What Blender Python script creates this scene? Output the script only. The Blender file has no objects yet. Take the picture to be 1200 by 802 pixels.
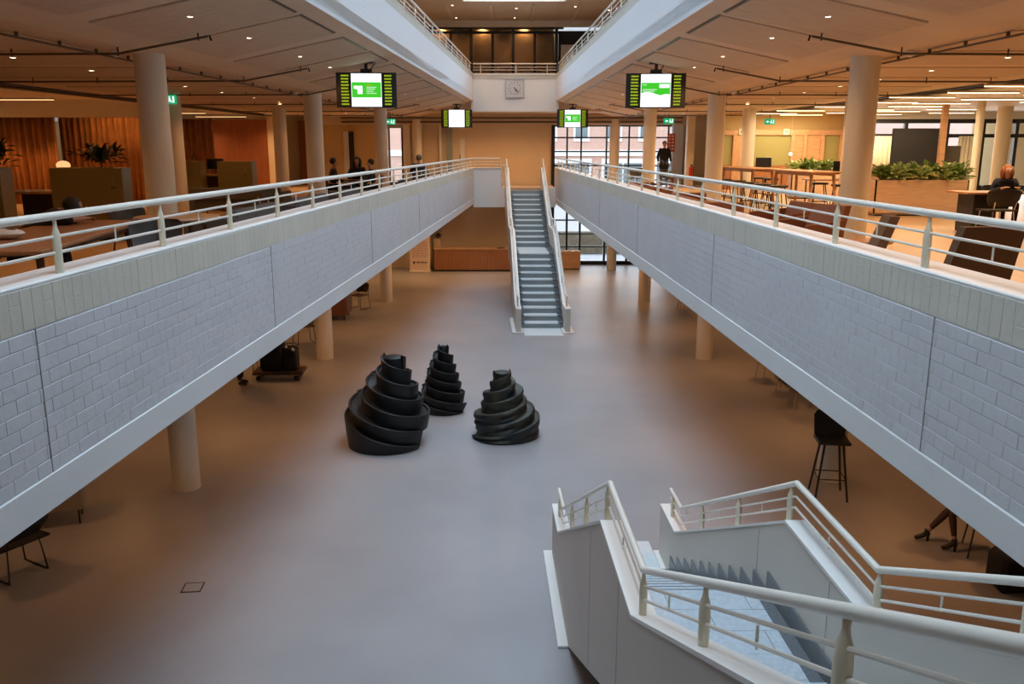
import bpy, math, random
from mathutils import Vector, Matrix
random.seed(7)
C = bpy.context.scene.collection
S = bpy.context.scene

# ------------------------------------------------------------------ camera
cd = bpy.data.cameras.new('camera'); cam = bpy.data.objects.new('camera', cd); C.objects.link(cam)
cam.location = (0, 0, 5.1)
cam.rotation_euler = (math.radians(90) - math.atan(228 / 1010), 0, 0)
cd.sensor_width = 36; cd.lens = 36 * 1010 / 1200; cd.clip_end = 300; cd.clip_start = .05
S.camera = cam

# ------------------------------------------------------------------ sky, daylight, exposure
w = bpy.data.worlds.new('sky'); S.world = w; w.use_nodes = True
bg = w.node_tree.nodes['Background']
bg.inputs[0].default_value = (.74, .86, 1, 1); bg.inputs[1].default_value = 3.6
S.view_settings.view_transform = 'Standard'; S.view_settings.look = 'None'
S.view_settings.exposure = 0; S.view_settings.gamma = 1
try: S.view_settings.use_curve_mapping = False
except Exception: pass
S.cycles.use_denoising = True
S.cycles.max_bounces = 7; S.cycles.diffuse_bounces = 4; S.cycles.glossy_bounces = 3
S.cycles.transparent_max_bounces = 12; S.cycles.transmission_bounces = 4
S.cycles.sample_clamp_indirect = 4; S.cycles.sample_clamp_direct = 20
S.cycles.caustics_reflective = False; S.cycles.caustics_refractive = False
S.cycles.use_light_tree = True

def area(name, loc, sx, sy, power, col, rot=(0, 0, 0)):
    l = bpy.data.lights.new(name, 'AREA'); l.shape = 'RECTANGLE'; l.size = sx; l.size_y = sy
    l.energy = power; l.color = col
    o = bpy.data.objects.new(name, l); C.objects.link(o); o.location = loc; o.rotation_euler = rot
    return o
DAY = (.56, .77, 1.0)
SKYLIGHT_W = 840
area('skylight_daylight', (0, 18, 10.95), 3.3, 30, SKYLIGHT_W, DAY)
area('facade_daylight', (5, 39.5, 3.2), 6, 6, 260, (.85, .93, 1), (math.radians(-90), 0, 0))
WARM = (1, .43, .13)
WARM_R = (1, .55, .24)
SPOT_L, SPOT_R, SPOT_G = 52, 150, 98

# ------------------------------------------------------------------ materials
def mat(name, col, rough=.5, metal=0, noise=None, bump=None, spec=.5, stretch=None, emit=None, var=None):
    m = bpy.data.materials.new(name); m.use_nodes = True
    nt = m.node_tree; b = nt.nodes['Principled BSDF']
    b.inputs['Base Color'].default_value = (*col, 1); b.inputs['Roughness'].default_value = rough
    b.inputs['Metallic'].default_value = metal; b.inputs['Specular IOR Level'].default_value = spec
    if emit:
        b.inputs['Emission Color'].default_value = (*emit[0], 1); b.inputs['Emission Strength'].default_value = emit[1]
    if noise or bump:
        tc = nt.nodes.new('ShaderNodeTexCoord'); mp = nt.nodes.new('ShaderNodeMapping')
        nt.links.new(tc.outputs['Object'], mp.inputs[0])
        if stretch: mp.inputs['Scale'].default_value = stretch
    if noise:
        n = nt.nodes.new('ShaderNodeTexNoise'); n.inputs['Scale'].default_value = noise[0]; n.inputs['Detail'].default_value = 5
        nt.links.new(mp.outputs[0], n.inputs['Vector'])
        r = nt.nodes.new('ShaderNodeMix'); r.data_type = 'RGBA'
        c2 = noise[2] if len(noise) > 2 else tuple(max(0, c * (1 - noise[1])) for c in col)
        r.inputs['A'].default_value = (*col, 1); r.inputs['B'].default_value = (*c2, 1)
        k = nt.nodes.new('ShaderNodeMapRange'); k.inputs[1].default_value = .35; k.inputs[2].default_value = .65
        nt.links.new(n.outputs['Fac'], k.inputs[0]); nt.links.new(k.outputs[0], r.inputs['Factor'])
        nt.links.new(r.outputs['Result'], b.inputs['Base Color'])
    if bump:
        n2 = nt.nodes.new('ShaderNodeTexNoise'); n2.inputs['Scale'].default_value = bump[0]; n2.inputs['Detail'].default_value = 4
        nt.links.new(mp.outputs[0], n2.inputs['Vector'])
        bn = nt.nodes.new('ShaderNodeBump'); bn.inputs['Strength'].default_value = bump[1]; bn.inputs['Distance'].default_value = .01
        nt.links.new(n2.outputs['Fac'], bn.inputs['Height']); nt.links.new(bn.outputs[0], b.inputs['Normal'])
    return m
def emis(name, col, st):
    m = bpy.data.materials.new(name); m.use_nodes = True; nt = m.node_tree; nt.nodes.clear()
    e = nt.nodes.new('ShaderNodeEmission'); e.inputs[0].default_value = (*col, 1); e.inputs[1].default_value = st
    o = nt.nodes.new('ShaderNodeOutputMaterial'); nt.links.new(e.outputs[0], o.inputs[0]); return m
def glassmat(name, tint=(.95, .97, .98)):
    m = bpy.data.materials.new(name); m.use_nodes = True; nt = m.node_tree; nt.nodes.clear()
    t = nt.nodes.new('ShaderNodeBsdfTransparent'); t.inputs[0].default_value = (*tint, 1)
    g = nt.nodes.new('ShaderNodeBsdfGlossy'); g.inputs['Roughness'].default_value = .03
    f = nt.nodes.new('ShaderNodeFresnel'); f.inputs[0].default_value = 1.3
    x = nt.nodes.new('ShaderNodeMixShader'); o = nt.nodes.new('ShaderNodeOutputMaterial')
    nt.links.new(f.outputs[0], x.inputs[0]); nt.links.new(t.outputs[0], x.inputs[1]); nt.links.new(g.outputs[0], x.inputs[2])
    nt.links.new(x.outputs[0], o.inputs[0]); return m
def brickmat(name, c1, c2, mortar, scale, bw=.23, rh=.088, rough=.6, bump=.5):
    m = bpy.data.materials.new(name); m.use_nodes = True; nt = m.node_tree; b = nt.nodes['Principled BSDF']
    b.inputs['Roughness'].default_value = rough
    tc = nt.nodes.new('ShaderNodeTexCoord'); sp = nt.nodes.new('ShaderNodeSeparateXYZ'); cb = nt.nodes.new('ShaderNodeCombineXYZ')
    nt.links.new(tc.outputs['Object'], sp.inputs[0])
    nt.links.new(sp.outputs['XY'.index(scale) if False else (1 if scale == 'Y' else 0)], cb.inputs[0]); nt.links.new(sp.outputs[2], cb.inputs[1])
    br = nt.nodes.new('ShaderNodeTexBrick'); nt.links.new(cb.outputs[0], br.inputs[0])
    br.inputs['Color1'].default_value = (*c1, 1); br.inputs['Color2'].default_value = (*c2, 1); br.inputs['Mortar'].default_value = (*mortar, 1)
    br.inputs['Scale'].default_value = 1; br.inputs['Mortar Size'].default_value = .006
    br.inputs['Brick Width'].default_value = bw; br.inputs['Row Height'].default_value = rh
    nt.links.new(br.outputs[0], b.inputs['Base Color'])
    bn = nt.nodes.new('ShaderNodeBump'); bn.invert = True; bn.inputs['Strength'].default_value = bump; bn.inputs['Distance'].default_value = .006
    nt.links.new(br.outputs['Fac'], bn.inputs['Height']); nt.links.new(bn.outputs[0], b.inputs['Normal'])
    return m

M = {}
M['white'] = mat('white_paint', (.72, .725, .72), .55, bump=(25, .12), noise=(.8, .05))
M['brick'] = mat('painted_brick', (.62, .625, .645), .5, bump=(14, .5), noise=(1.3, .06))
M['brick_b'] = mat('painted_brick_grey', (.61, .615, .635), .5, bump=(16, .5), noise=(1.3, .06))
M['joint'] = mat('painted_joint', (.60, .605, .625), .6)
M['groove'] = mat('dark_groove', (.30, .29, .27), .7)
M['cream'] = mat('cream_painted_brick', (.63, .60, .51), .55, bump=(16, .5), noise=(2, .08))
M['bridgewhite'] = mat('white_paint_lightened', (.86, .87, .84), .5, bump=(25, .05))  # white paint lightened in colour to make up for weak light on the bridge
M['coping'] = mat('coping_paint', (.78, .77, .73), .4, bump=(30, .1))
M['enamel'] = mat('cream_enamel', (.80, .77, .68), .28)
M['postpaint'] = mat('yellowed_enamel', (.74, .67, .50), .35)
M['stairwall'] = mat('stair_side_panel', (.60, .55, .49), .5, noise=(1.2, .05))
M['stairwall_in'] = mat('stair_inner_panel', (.60, .57, .50), .45, noise=(1.2, .05))
M['fascia'] = brickmat('upper_brick_skylit_tone', (.80, .81, .82), (.79, .80, .815), (.75, .76, .78), 'Y', bump=.25)  # lighter than the lower bricks: stronger skylight put into the colour
M['col'] = mat('column_paint', (.76, .71, .60), .5, bump=(20, .05))
M['floor'] = mat('cast_floor', (.335, .325, .33), .36, noise=(.55, .14), bump=(3, .03), spec=.45)
M['floor1'] = mat('balcony_floor', (.62, .45, .29), .32, noise=(.5, .12), spec=.45)
M['ceil'] = mat('ceiling_plaster', (.66, .55, .43), .8, noise=(1, .08), bump=(40, .2))
M['panel'] = mat('ceiling_panel', (.60, .50, .39), .85, noise=(3, .15), bump=(60, .4), stretch=(1, 8, 1))
M['ceilw'] = mat('white_ceiling', (.72, .68, .60), .6)
M['dark'] = mat('black_metal', (.012, .012, .014), .4)
M['pipe'] = mat('dark_pipe', (.10, .075, .055), .5)
M['blackplastic'] = mat('black_plastic', (.018, .018, .02), .45)
M['tan'] = mat('tan_wall', (.74, .60, .42), .7, noise=(.7, .06))
M['tan2'] = mat('ochre_wall', (.66, .48, .24), .7, noise=(.7, .06))
M['redwood'] = mat('red_brown_panelling', (.33, .10, .035), .5, noise=(2, .2), stretch=(4, 4, .4))
M['wood'] = mat('oak', (.60, .35, .19), .4, noise=(3, .22), stretch=(1, 1, 8))
M['wood_l'] = mat('oak_lightened', (.80, .54, .35), .4, noise=(3, .14), stretch=(1, 1, 8))  # oak lightened in colour to make up for weak light on the planters
M['wood_h'] = mat('oak_top', (.50, .26, .11), .35, noise=(3, .2), stretch=(8, 1, 1))
M['wood_d'] = mat('brown_desk_wood', (.36, .15, .06), .4, noise=(3, .2), stretch=(9, 9, .5))
M['walnut'] = mat('dark_wood', (.07, .035, .02), .4, noise=(3, .3))
M['stone'] = mat('grey_terrazzo', (.50, .57, .62), .35, noise=(30, .16), bump=(40, .05))
M['stone_l'] = mat('light_terrazzo', (.66, .71, .72), .35, noise=(40, .12))
M['stone_d'] = mat('dark_terrazzo', (.15, .165, .175), .35, noise=(50, .3))
M['riser'] = mat('riser_stone', (.27, .30, .31), .4, noise=(40, .2))
M['bronze'] = mat('dark_bronze', (.012, .014, .014), .45, .3, noise=(3, .5, (.012, .014, .015)), bump=(8, .3))
M['bronze_g'] = mat('patinated_bronze', (.05, .046, .03), .5, .3, noise=(4, .5, (.012, .018, .018)), bump=(10, .5))
M['bronze_k'] = mat('black_bronze', (.006, .006, .007), .6, .2, noise=(4, .5), bump=(8, .3))
M['leather'] = mat('brown_leather', (.22, .085, .04), .4, bump=(30, .1))
M['felt'] = mat('brown_felt', (.13, .075, .04), .9, bump=(60, .2))
M['felt_g'] = mat('grey_felt', (.10, .095, .09), .9, bump=(60, .2))
M['olive'] = mat('olive_panel', (.20, .16, .055), .35, noise=(1, .1))
M['greyplastic'] = mat('grey_shell', (.06, .055, .055), .4)
M['chrome'] = mat('chrome', (.75, .74, .72), .2, 1)
M['leaf'] = mat('leaf', (.15, .33, .06), .4, noise=(9, .4, (.28, .36, .10)))
M['leaf_v'] = mat('variegated_leaf', (.80, .84, .45), .4, noise=(14, .4, (.22, .42, .10)))
M['leaf_d'] = mat('dark_leaf', (.015, .03, .012), .5)
M['soil'] = mat('soil', (.04, .025, .015), .9)
M['skin'] = mat('skin', (.55, .32, .22), .5)
M['skin_d'] = mat('tanned_skin', (.40, .22, .13), .5)
M['hair_b'] = mat('black_hair', (.010, .008, .007), .6, bump=(50, .6))
M['hair_r'] = mat('red_hair', (.38, .12, .035), .6, noise=(20, .4), bump=(50, .6))
M['hair_g'] = mat('grey_hair', (.22, .20, .18), .6, noise=(20, .4), bump=(50, .6))
M['cloth_b'] = mat('black_cloth', (.010, .010, .012), .85)
M['cloth_n'] = mat('navy_cloth', (.012, .014, .03), .85)
M['jeans'] = mat('jeans', (.10, .14, .22), .85)
M['tights'] = mat('brown_tights', (.07, .03, .018), .6)
M['red'] = mat('red_paint', (.55, .03, .02), .35)
M['paper'] = mat('paper', (.72, .68, .60), .6)
M['ink'] = mat('ink', (.02, .02, .02), .6)
M['curtain'] = mat('amber_curtain', (.42, .19, .065), .8, noise=(4, .2))
M['curtain_w'] = mat('pale_curtain', (.70, .65, .50), .8)
M['greenwall'] = mat('moss_green_wall', (.30, .28, .11), .7)
M['brickout'] = brickmat('street_brick', (.62, .33, .24), (.66, .37, .27), (.62, .55, .5), 'X', bw=.22, rh=.07)
M['whiteout'] = mat('white_render', (.85, .85, .85), .7)
M['paving'] = mat('street_paving', (.60, .61, .64), .7, noise=(1.5, .15))
M['hedge'] = mat('street_wall', (.26, .22, .16), .9, noise=(5, .3))
M['glass'] = glassmat('clear_glass')
M['glass_s'] = glassmat('smoked_glass', (.8, .74, .66))
M['glass_dark'] = mat('window_glass_far', (.16, .20, .22), .08, spec=.9)
M['cabinet'] = mat('greige_metal', (.34, .28, .20), .5)
M['lamp'] = emis('lamp_disc', (1, .80, .52), 14)
M['tube'] = emis('light_line', (1, .74, .40), 7)
M['tube_l'] = emis('light_line_amber', (1, .60, .26), 2.6)
M['screen_w'] = emis('screen_white', (.93, .96, 1), 1.35)
M['screen_g'] = emis('screen_green', (.06, .62, .03), 1)
M['screen_t'] = emis('screen_text', (.42, .55, .02), .85)
M['screen_p'] = emis('screen_pale_text', (.55, .95, .5), .9)
M['exit_g'] = emis('exit_green', (.01, .42, .16), .9)
M['exit_w'] = emis('exit_white', (.8, 1, .9), 1.2)
M['monitor'] = mat('monitor', (.008, .008, .01), .25)

# ------------------------------------------------------------------ mesh helpers
class MB:
    def __init__(s): s.v = []; s.f = []
    def hexa(s, p):   # 8 points: bottom 4 ccw, top 4 ccw
        n = len(s.v); s.v += [tuple(q) for q in p]
        s.f += [tuple(n + i for i in q) for q in ((3, 2, 1, 0), (4, 5, 6, 7), (0, 1, 5, 4), (1, 2, 6, 5), (2, 3, 7, 6), (3, 0, 4, 7))]
        return s
    def box(s, x0, x1, y0, y1, z0, z1, fn=None):
        p = [(x0, y0, z0), (x1, y0, z0), (x1, y1, z0), (x0, y1, z0), (x0, y0, z1), (x1, y0, z1), (x1, y1, z1), (x0, y1, z1)]
        if fn: p = [fn(*q) for q in p]
        return s.hexa(p)
    def rbox(s, x0, x1, y0, y1, z0, z1, r=.01, fn=None):   # box with chamfered edges
        n = len(s.v); P = []
        idx = {}
        for ix, (X, sx) in enumerate(((x0, 1), (x1, -1))):
            for iy, (Y, sy) in enumerate(((y0, 1), (y1, -1))):
                for iz, (Z, sz) in enumerate(((z0, 1), (z1, -1))):
                    for a in range(3):
                        q = [X, Y, Z]
                        for b, (sg) in enumerate((sx, sy, sz)):
                            if b != a: q[b] += sg * r
                        idx[(ix, iy, iz, a)] = n + len(P); P.append(fn(*q) if fn else tuple(q))
        s.v += P
        for a in range(3):
            o = [b for b in range(3) if b != a]
            for e in (0, 1):
                ring = []
                for (i, j) in ((0, 0), (1, 0), (1, 1), (0, 1)):
                    k = [0, 0, 0]; k[a] = e; k[o[0]] = i; k[o[1]] = j
                    ring.append(idx[(*k, a)])
                s.f.append(tuple(ring))
        for a in range(3):     # edges parallel to axis a
            o = [b for b in range(3) if b != a]
            for i in (0, 1):
                for j in (0, 1):
                    k0 = [0, 0, 0]; k1 = [0, 0, 0]; k0[a] = 0; k1[a] = 1
                    for k in (k0, k1): k[o[0]] = i; k[o[1]] = j
                    s.f.append((idx[(*k0, o[0])], idx[(*k1, o[0])], idx[(*k1, o[1])], idx[(*k0, o[1])]))
        for ix in (0, 1):
            for iy in (0, 1):
                for iz in (0, 1): s.f.append(tuple(idx[(ix, iy, iz, a)] for a in range(3)))
        s.fix = True
        return s
    def tube(s, pts, r, seg=8, cap=True):
        pts = [Vector(p) for p in pts]; rs = r if isinstance(r, (list, tuple)) else [r] * len(pts)
        n0 = len(s.v); up = None
        for i, p in enumerate(pts):
            if i == 0: d = (pts[1] - p)
            elif i == len(pts) - 1: d = (p - pts[i - 1])
            else: d = (pts[i + 1] - p).normalized() + (p - pts[i - 1]).normalized()
            d = d.normalized()
            k = 1
            if 0 < i < len(pts) - 1:
                c = (pts[i + 1] - p).normalized().dot(d); k = 1 / max(c, .5)
            a = up if up is not None else (Vector((0, 0, 1)) if abs(d.z) < .9 else Vector((1, 0, 0)))
            x = d.cross(a).normalized(); y = x.cross(d).normalized(); up = y
            for j in range(seg):
                t = 2 * math.pi * j / seg
                s.v.append(tuple(p + (x * math.cos(t) + y * math.sin(t)) * rs[i] * k))
        for i in range(len(pts) - 1):
            for j in range(seg):
                a = n0 + i * seg + j; b = n0 + i * seg + (j + 1) % seg
                s.f.append((a, b, b + seg, a + seg))
        if cap:
            s.f.append(tuple(n0 + j for j in range(seg))[::-1]); e = n0 + (len(pts) - 1) * seg
            s.f.append(tuple(e + j for j in range(seg)))
        return s
    def lathe(s, prof, c=(0, 0, 0), seg=16, sx=1, sy=1):
        n0 = len(s.v)
        for (r, z) in prof:
            for j in range(seg):
                t = 2 * math.pi * j / seg
                s.v.append((c[0] + r * math.cos(t) * sx, c[1] + r * math.sin(t) * sy, c[2] + z))
        for i in range(len(prof) - 1):
            for j in range(seg):
                a = n0 + i * seg + j; b = n0 + i * seg + (j + 1) % seg
                s.f.append((a, b, b + seg, a + seg))
        s.f.append(tuple(n0 + j for j in range(seg))[::-1]); e = n0 + (len(prof) - 1) * seg
        s.f.append(tuple(e + j for j in range(seg)))
        return s
    def ball(s, c, r, seg=12, rings=8):
        rx, ry, rz = r if isinstance(r, (tuple, list)) else (r, r, r)
        prof = []
        for i in range(rings + 1):
            t = -math.pi / 2 + math.pi * i / rings
            prof.append((max(math.cos(t), .02), math.sin(t) * rz))
        n0 = len(s.v)
        s.lathe(prof, c, seg, rx, ry); return s
    def prism(s, poly, fn0, fn1):   # poly list of 2d, fn maps 2d to 3d for both ends
        n0 = len(s.v); n = len(poly)
        s.v += [tuple(fn0(*p)) for p in poly] + [tuple(fn1(*p)) for p in poly]
        s.f.append(tuple(n0 + i for i in range(n))[::-1]); s.f.append(tuple(n0 + n + i for i in range(n)))
        for i in range(n):
            j = (i + 1) % n; s.f.append((n0 + i, n0 + j, n0 + n + j, n0 + n + i))
        s.fix = True
        return s
    def mesh(s, name):
        me = bpy.data.meshes.new(name); me.from_pydata(s.v, [], s.f); me.validate(); me.update(); 
        if getattr(s, 'fix', False):
            import bmesh
            b = bmesh.new(); b.from_mesh(me); bmesh.ops.recalc_face_normals(b, faces=b.faces); b.to_mesh(me); b.free()
        return me
    def build(s, name, m, parent=None, smooth=False, kind=None, label=None):
        me = s.mesh(name); me.materials.append(M[m] if isinstance(m, str) else m)
        o = bpy.data.objects.new(name, me); C.objects.link(o)
        if smooth:
            for p in me.polygons: p.use_smooth = True
            try:
                me.set_sharp_from_angle(angle=math.radians(40))
            except Exception: pass
        if parent: o.parent = parent
        if kind: o['kind'] = kind
        if label: o['label'] = label
        return o
def tag(o, label, cat, group=None, kind=None):
    o['label'] = label; o['category'] = cat
    if group: o['group'] = group
    if kind: o['kind'] = kind
    return o
def thing(name, label, cat, loc=(0, 0, 0), rz=0, group=None):
    o = bpy.data.objects.new(name, None); C.objects.link(o); o.location = loc; o.rotation_euler = (0, 0, rz)
    o.empty_display_size = .1
    return tag(o, label, cat, group)
def dup(root, loc, rz=0, label=None, group=None):
    ch0 = list(root.children)
    r = root.copy(); C.objects.link(r); r.location = loc; r.rotation_euler = (0, 0, rz)
    if label: r['label'] = label
    if group: r['group'] = group
    for ch in ch0:
        g0 = list(ch.children)
        c = ch.copy(); C.objects.link(c); c.parent = r
        for g in g0:
            d = g.copy(); C.objects.link(d); d.parent = c
    return r
def share(name, me, parent, loc=(0, 0, 0), kind=None, label=None):
    o = bpy.data.objects.new(name, me); C.objects.link(o); o.parent = parent; o.location = loc
    if kind: o['kind'] = kind
    if label: o['label'] = label
    return o
def struct(mb, name, m, parent=None, smooth=False):
    return mb.build(name, m, parent, smooth, kind='structure')

# wall planes of the tapering atrium: d = distance outwards from the atrium face
PL = {-1: (-3.02, .0444), 1: (2.83, -.0328)}
def W(s):
    a, m = PL[s]
    return lambda d, y, z: (a + m * y + s * d, y, z)
Y0, Y1 = -3.5, 34.4
F1, F2 = 3.55, 7.1
ORD = ['first', 'second', 'third', 'fourth', 'fifth', 'sixth']
SIDE = {-1: 'left', 1: 'right'}

# ------------------------------------------------------------------ floors
struct(MB().box(-18, 20, -4, 38.4, -.3, 0), 'floor', 'floor')
for s in (-1, 1):
    f = W(s)
    far = 18 if s > 0 else 14.5
    mb = MB().prism([(.30, 2.97), (.30, F1), (far, F1), (far, 2.8), (2.2, 2.8)],
                    lambda d, z: f(d, Y0, z), lambda d, z: f(d, 37.0, z))
    struct(mb, 'floor_%s_balcony' % SIDE[s], 'floor1')
    # plastered underside of the balcony
    mb = MB().prism([(.29, 2.965), (2.2, 2.795), (far, 2.795), (far, 2.78), (2.2, 2.78), (.29, 2.95)],
                    lambda d, z: f(d, Y0, z), lambda d, z: f(d, 37.0, z))
    struct(mb, 'ceiling_ground_%s' % SIDE[s], 'ceil')

# far bridge at first floor level and the landing edge
def xl(y, d=0): return PL[-1][0] + PL[-1][1] * y - d
def xr(y, d=0): return PL[1][0] + PL[1][1] * y + d
struct(MB().box(xl(34.4) + .02, xr(34.4) - .02, 34.45, 37.0, 2.80, F1), 'floor_bridge', 'floor1')
# camera-side platform
struct(MB().box(-2.9, 2.75, -3.6, .12, 3.2, F1).box(.84, 2.34, .12, 1.1, 3.2, F1), 'floor_platform', 'floor1')

# ------------------------------------------------------------------ brick parapet walls
CZ = 4.33
BR0, CH = 3.17, .0885
def box_mesh(name, m, dx, dy, dz):
    return None
for s in (-1, 1):
    f = W(s)
    ystart = 3.2
    core = MB().box(.005, .30, Y0, 35.2 if s < 0 else 34.9, 2.97, 4.31, f)
    wall = struct(core, 'wall_' + SIDE[s], 'joint')
    struct(MB().rbox(-.012, .02, Y0, 35.2 if s < 0 else 34.9, 2.95, BR0 - .004, .004, f), 'beam_edge', 'white', wall)
    struct(MB().rbox(.004, .31, Y0, 35.2 if s < 0 else 34.9, 4.305, CZ, .008, f), 'coping', 'coping', wall)
    # bricks: near ones single, far ones joined
    far = MB(); n = 0
    far_y = 9.35
    for r in range(10):
        z0 = BR0 + r * CH; off = .115 if r % 2 else 0
        y = ystart - off - 4.6
        while y < 34.8:
            y1 = y + .23
            dd = random.uniform(-.0012, .0014)
            a, b = y + .0009, y1 - .0009
            if ystart - off - .01 < y < far_y:
                mb = MB().rbox(dd, .03, a, b, z0 + .002, z0 + CH - .002, .0025, f)
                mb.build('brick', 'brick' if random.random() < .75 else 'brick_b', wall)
            else:
                far.box(dd, .03, a, min(b, 34.85), z0 + .0015, z0 + CH - .0015, f)
            y = y1
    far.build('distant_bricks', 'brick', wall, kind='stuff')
    # soldier course
    fs = MB(); y = ystart - 4.4; z0 = BR0 + 10 * CH; k = 0
    while y < 34.8:
        dd = random.uniform(.001, .0035)
        mid = z0 + .008 + random.choice((.11, .14, .16))
        halves = [(z0 + .006, mid - .0015), (mid + .0015, 4.305)] if k % 3 == 0 else [(z0 + .008, 4.305)]
        for (a, b) in halves:
            if ystart - .01 < y < far_y:
                MB().rbox(dd, .03, y + .0012, y + .1088, a, b, .002, f).build('coping_brick', 'cream', wall)
            else:
                fs.box(dd, .03, y + .0015, y + .1085, a, b, f)
        y += .11; k += 1
    fs.build('distant_coping_bricks', 'cream', wall, kind='stuff')
    for ye in ((4.95, 9.3, 14.6, 20) if s < 0 else (5.31, 10.6, 15.9, 21.2)):
        MB().box(-.0045, .02, ye, ye + .007, BR0, 4.06, f).build('expansion_joint', 'groove', wall)
    # upper fascia
    y1 = 34.5 if s < 0 else 34.6
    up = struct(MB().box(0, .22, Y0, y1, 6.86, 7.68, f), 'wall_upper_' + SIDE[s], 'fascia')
    struct(MB().box(.004, .22, Y0, y1, 7.68, 7.86, f), 'coping_band', 'cream', up)
    struct(MB().rbox(-.004, .23, Y0, y1, 7.86, 7.885, .006, f), 'coping', 'coping', up)
    struct(MB().box(-.008, .01, Y0, y1, 6.85, 6.90, f), 'beam_edge', 'white', up)
    # sloping soffit, flat ceiling, slab above
    mb = MB().prism([(.0, 6.86), (2.45, 6.35), (7.25 if s > 0 else 7.85, 6.35), (7.25 if s > 0 else 7.85, 7.08), (.0, 7.08)],
                    lambda d, z: f(d, Y0, z), lambda d, z: f(d, 37.2, z))
    cl = struct(mb, 'ceiling_' + SIDE[s], 'ceil')
    prev = None
    y = 3.15
    k = 0
    while y < 33.8:
        L = 1.85
        g = lambda d, yy, z: f(d, yy, z - d * .5224 / 2.45 * 0)
        def sl(d, yy, t): return f(d, yy, 6.86 - d * .51 / 2.45 + t)
        mb = MB(); mb.rbox(.30, 2.02, y, y + L, -.022, .02, .004, sl)
        mb.build('ceiling_panel', 'panel', cl)
        MB().box(.265, .298, y, y + L, -.006, .01, sl).build('air_slot', 'dark', cl)
        mb = MB(); mb.rbox(2.95, 6.55 if s > 0 else 7.1, y, y + L, 6.333, 6.36, .004, f)
        mb.build('ceiling_panel', 'panel', cl)
        y += 2.05 if k % 2 else 2.35
        k += 1
    # dark service slot and white edge
    d0 = 7.25 if s > 0 else 7.85
    struct(MB().box(d0 - .02, d0 + .34, Y0, 34, 6.325, 6.36, f), 'trim_slot', 'dark', cl)
    struct(MB().tube([f(d0 + .1, 5, 6.29), f(d0 + .1, 34, 6.29)], .03, 8), 'trim_duct', 'pipe', cl)
    struct(MB().rbox(d0 + .35, d0 + .42, Y0, 34, 6.28, 6.7, .01, f), 'trim_edge', 'ceilw', cl)
    far = 18 if s > 0 else 14.5
    struct(MB().box(d0 + .42, far, Y0, 37, 6.36, 6.9, f), 'ceiling_outer_' + SIDE[s], 'ceilw')
    struct(MB().box(0, far, Y0, 37.2, 7.08, 7.1, f), 'floor_upper_' + SIDE[s], 'floor1')

# far upper bridge with clock
bw = struct(MB().box(xl(34.4) - .1, xr(34.4) + .1, 34.42, 34.62, 6.46, 7.84), 'wall_bridge_upper', 'bridgewhite')
struct(MB().rbox(xl(34.4) - .05, xr(34.4) + .05, 34.39, 34.66, 7.80, 7.87, .008), 'coping', 'coping', bw)
struct(MB().box(xl(34.4) - .05, xr(34.4) + .05, 34.405, 34.43, 7.66, 7.80), 'coping_band', 'cream', bw)
struct(MB().box(-4.2, 4.2, 34.62, 37.3, 6.46, 7.1), 'ceiling_bridge', 'ceil')
struct(MB().box(-8, 8, 36.6, 36.9, 6.02, 6.46), 'trim_beam', 'ceil')

# far lower bridge panel beside the staircase
fx0 = xl(34.4)
pb = struct(MB().box(fx0 - .02, -.42, 34.36, 34.5, 2.80, 4.30), 'wall_bridge_lower', 'bridgewhite')
struct(MB().rbox(fx0 - .02, -.40, 34.33, 34.53, 4.29, 4.34, .008), 'coping', 'coping', pb)
struct(MB().box(-.42, -.08, 34.36, 34.5, 2.80, F1), 'bridge_edge', 'bridgewhite', pb)
struct(MB().box(1.30, xr(34.4) + .02, 34.36, 34.5, 2.80, F1), 'bridge_edge', 'bridgewhite', pb)

# upper gallery: roof, skylight
for s in (-1, 1):
    f = W(s)
    struct(MB().box(.1 if s < 0 else .1, 14, Y0, 37.4, 10.1, 10.4, f), 'ceiling_top_' + SIDE[s], 'ceil')
    struct(MB().box(6.5, 6.7, Y0, 37.4, 7.1, 10.1, f), 'wall_gallery_' + SIDE[s], 'tan')
struct(MB().box(-1.75, 1.85, 32.2, 37.4, 10.115, 10.4), 'ceiling_top_back', 'ceil')
struct(MB().box(-3.3, 3.1, -4, 1.5, 10.1, 10.4), 'ceiling_top_front', 'ceil')
for i, xx in enumerate((-2.4, -.8, .75, 2.4)):
    struct(MB().box(xx, xx + .06, 32.6, 37, 10.04, 10.1), 'trim_%d' % (i + 1), 'ceilw')
struct(MB().box(-8, 8, 36.7, 36.95, 9.86, 10.1), 'trim_10', 'ceilw')
# skylight: steel bars and panes
sk = struct(MB().box(-3.2, -2.9, -2, 32.3, 10.4, 10.75).box(2.75, 3.05, -2, 32.3, 10.4, 10.75).box(-2.9, 2.75, 32.2, 32.35, 10.4, 10.75).box(-2.9, 2.75, -2.1, -2, 10.4, 10.75), 'window_1', 'whiteout')
for k in range(17):
    y = -2 + k * 2.02
    MB().box(-2.9, 2.75, y, y + .06, 10.62, 10.72).build('glazing_bar', 'whiteout', sk)
    if k < 16: MB().box(-2.9, 2.75, y + .06, y + 2.02, 10.66, 10.675).build('pane', 'glass', sk)

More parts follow.
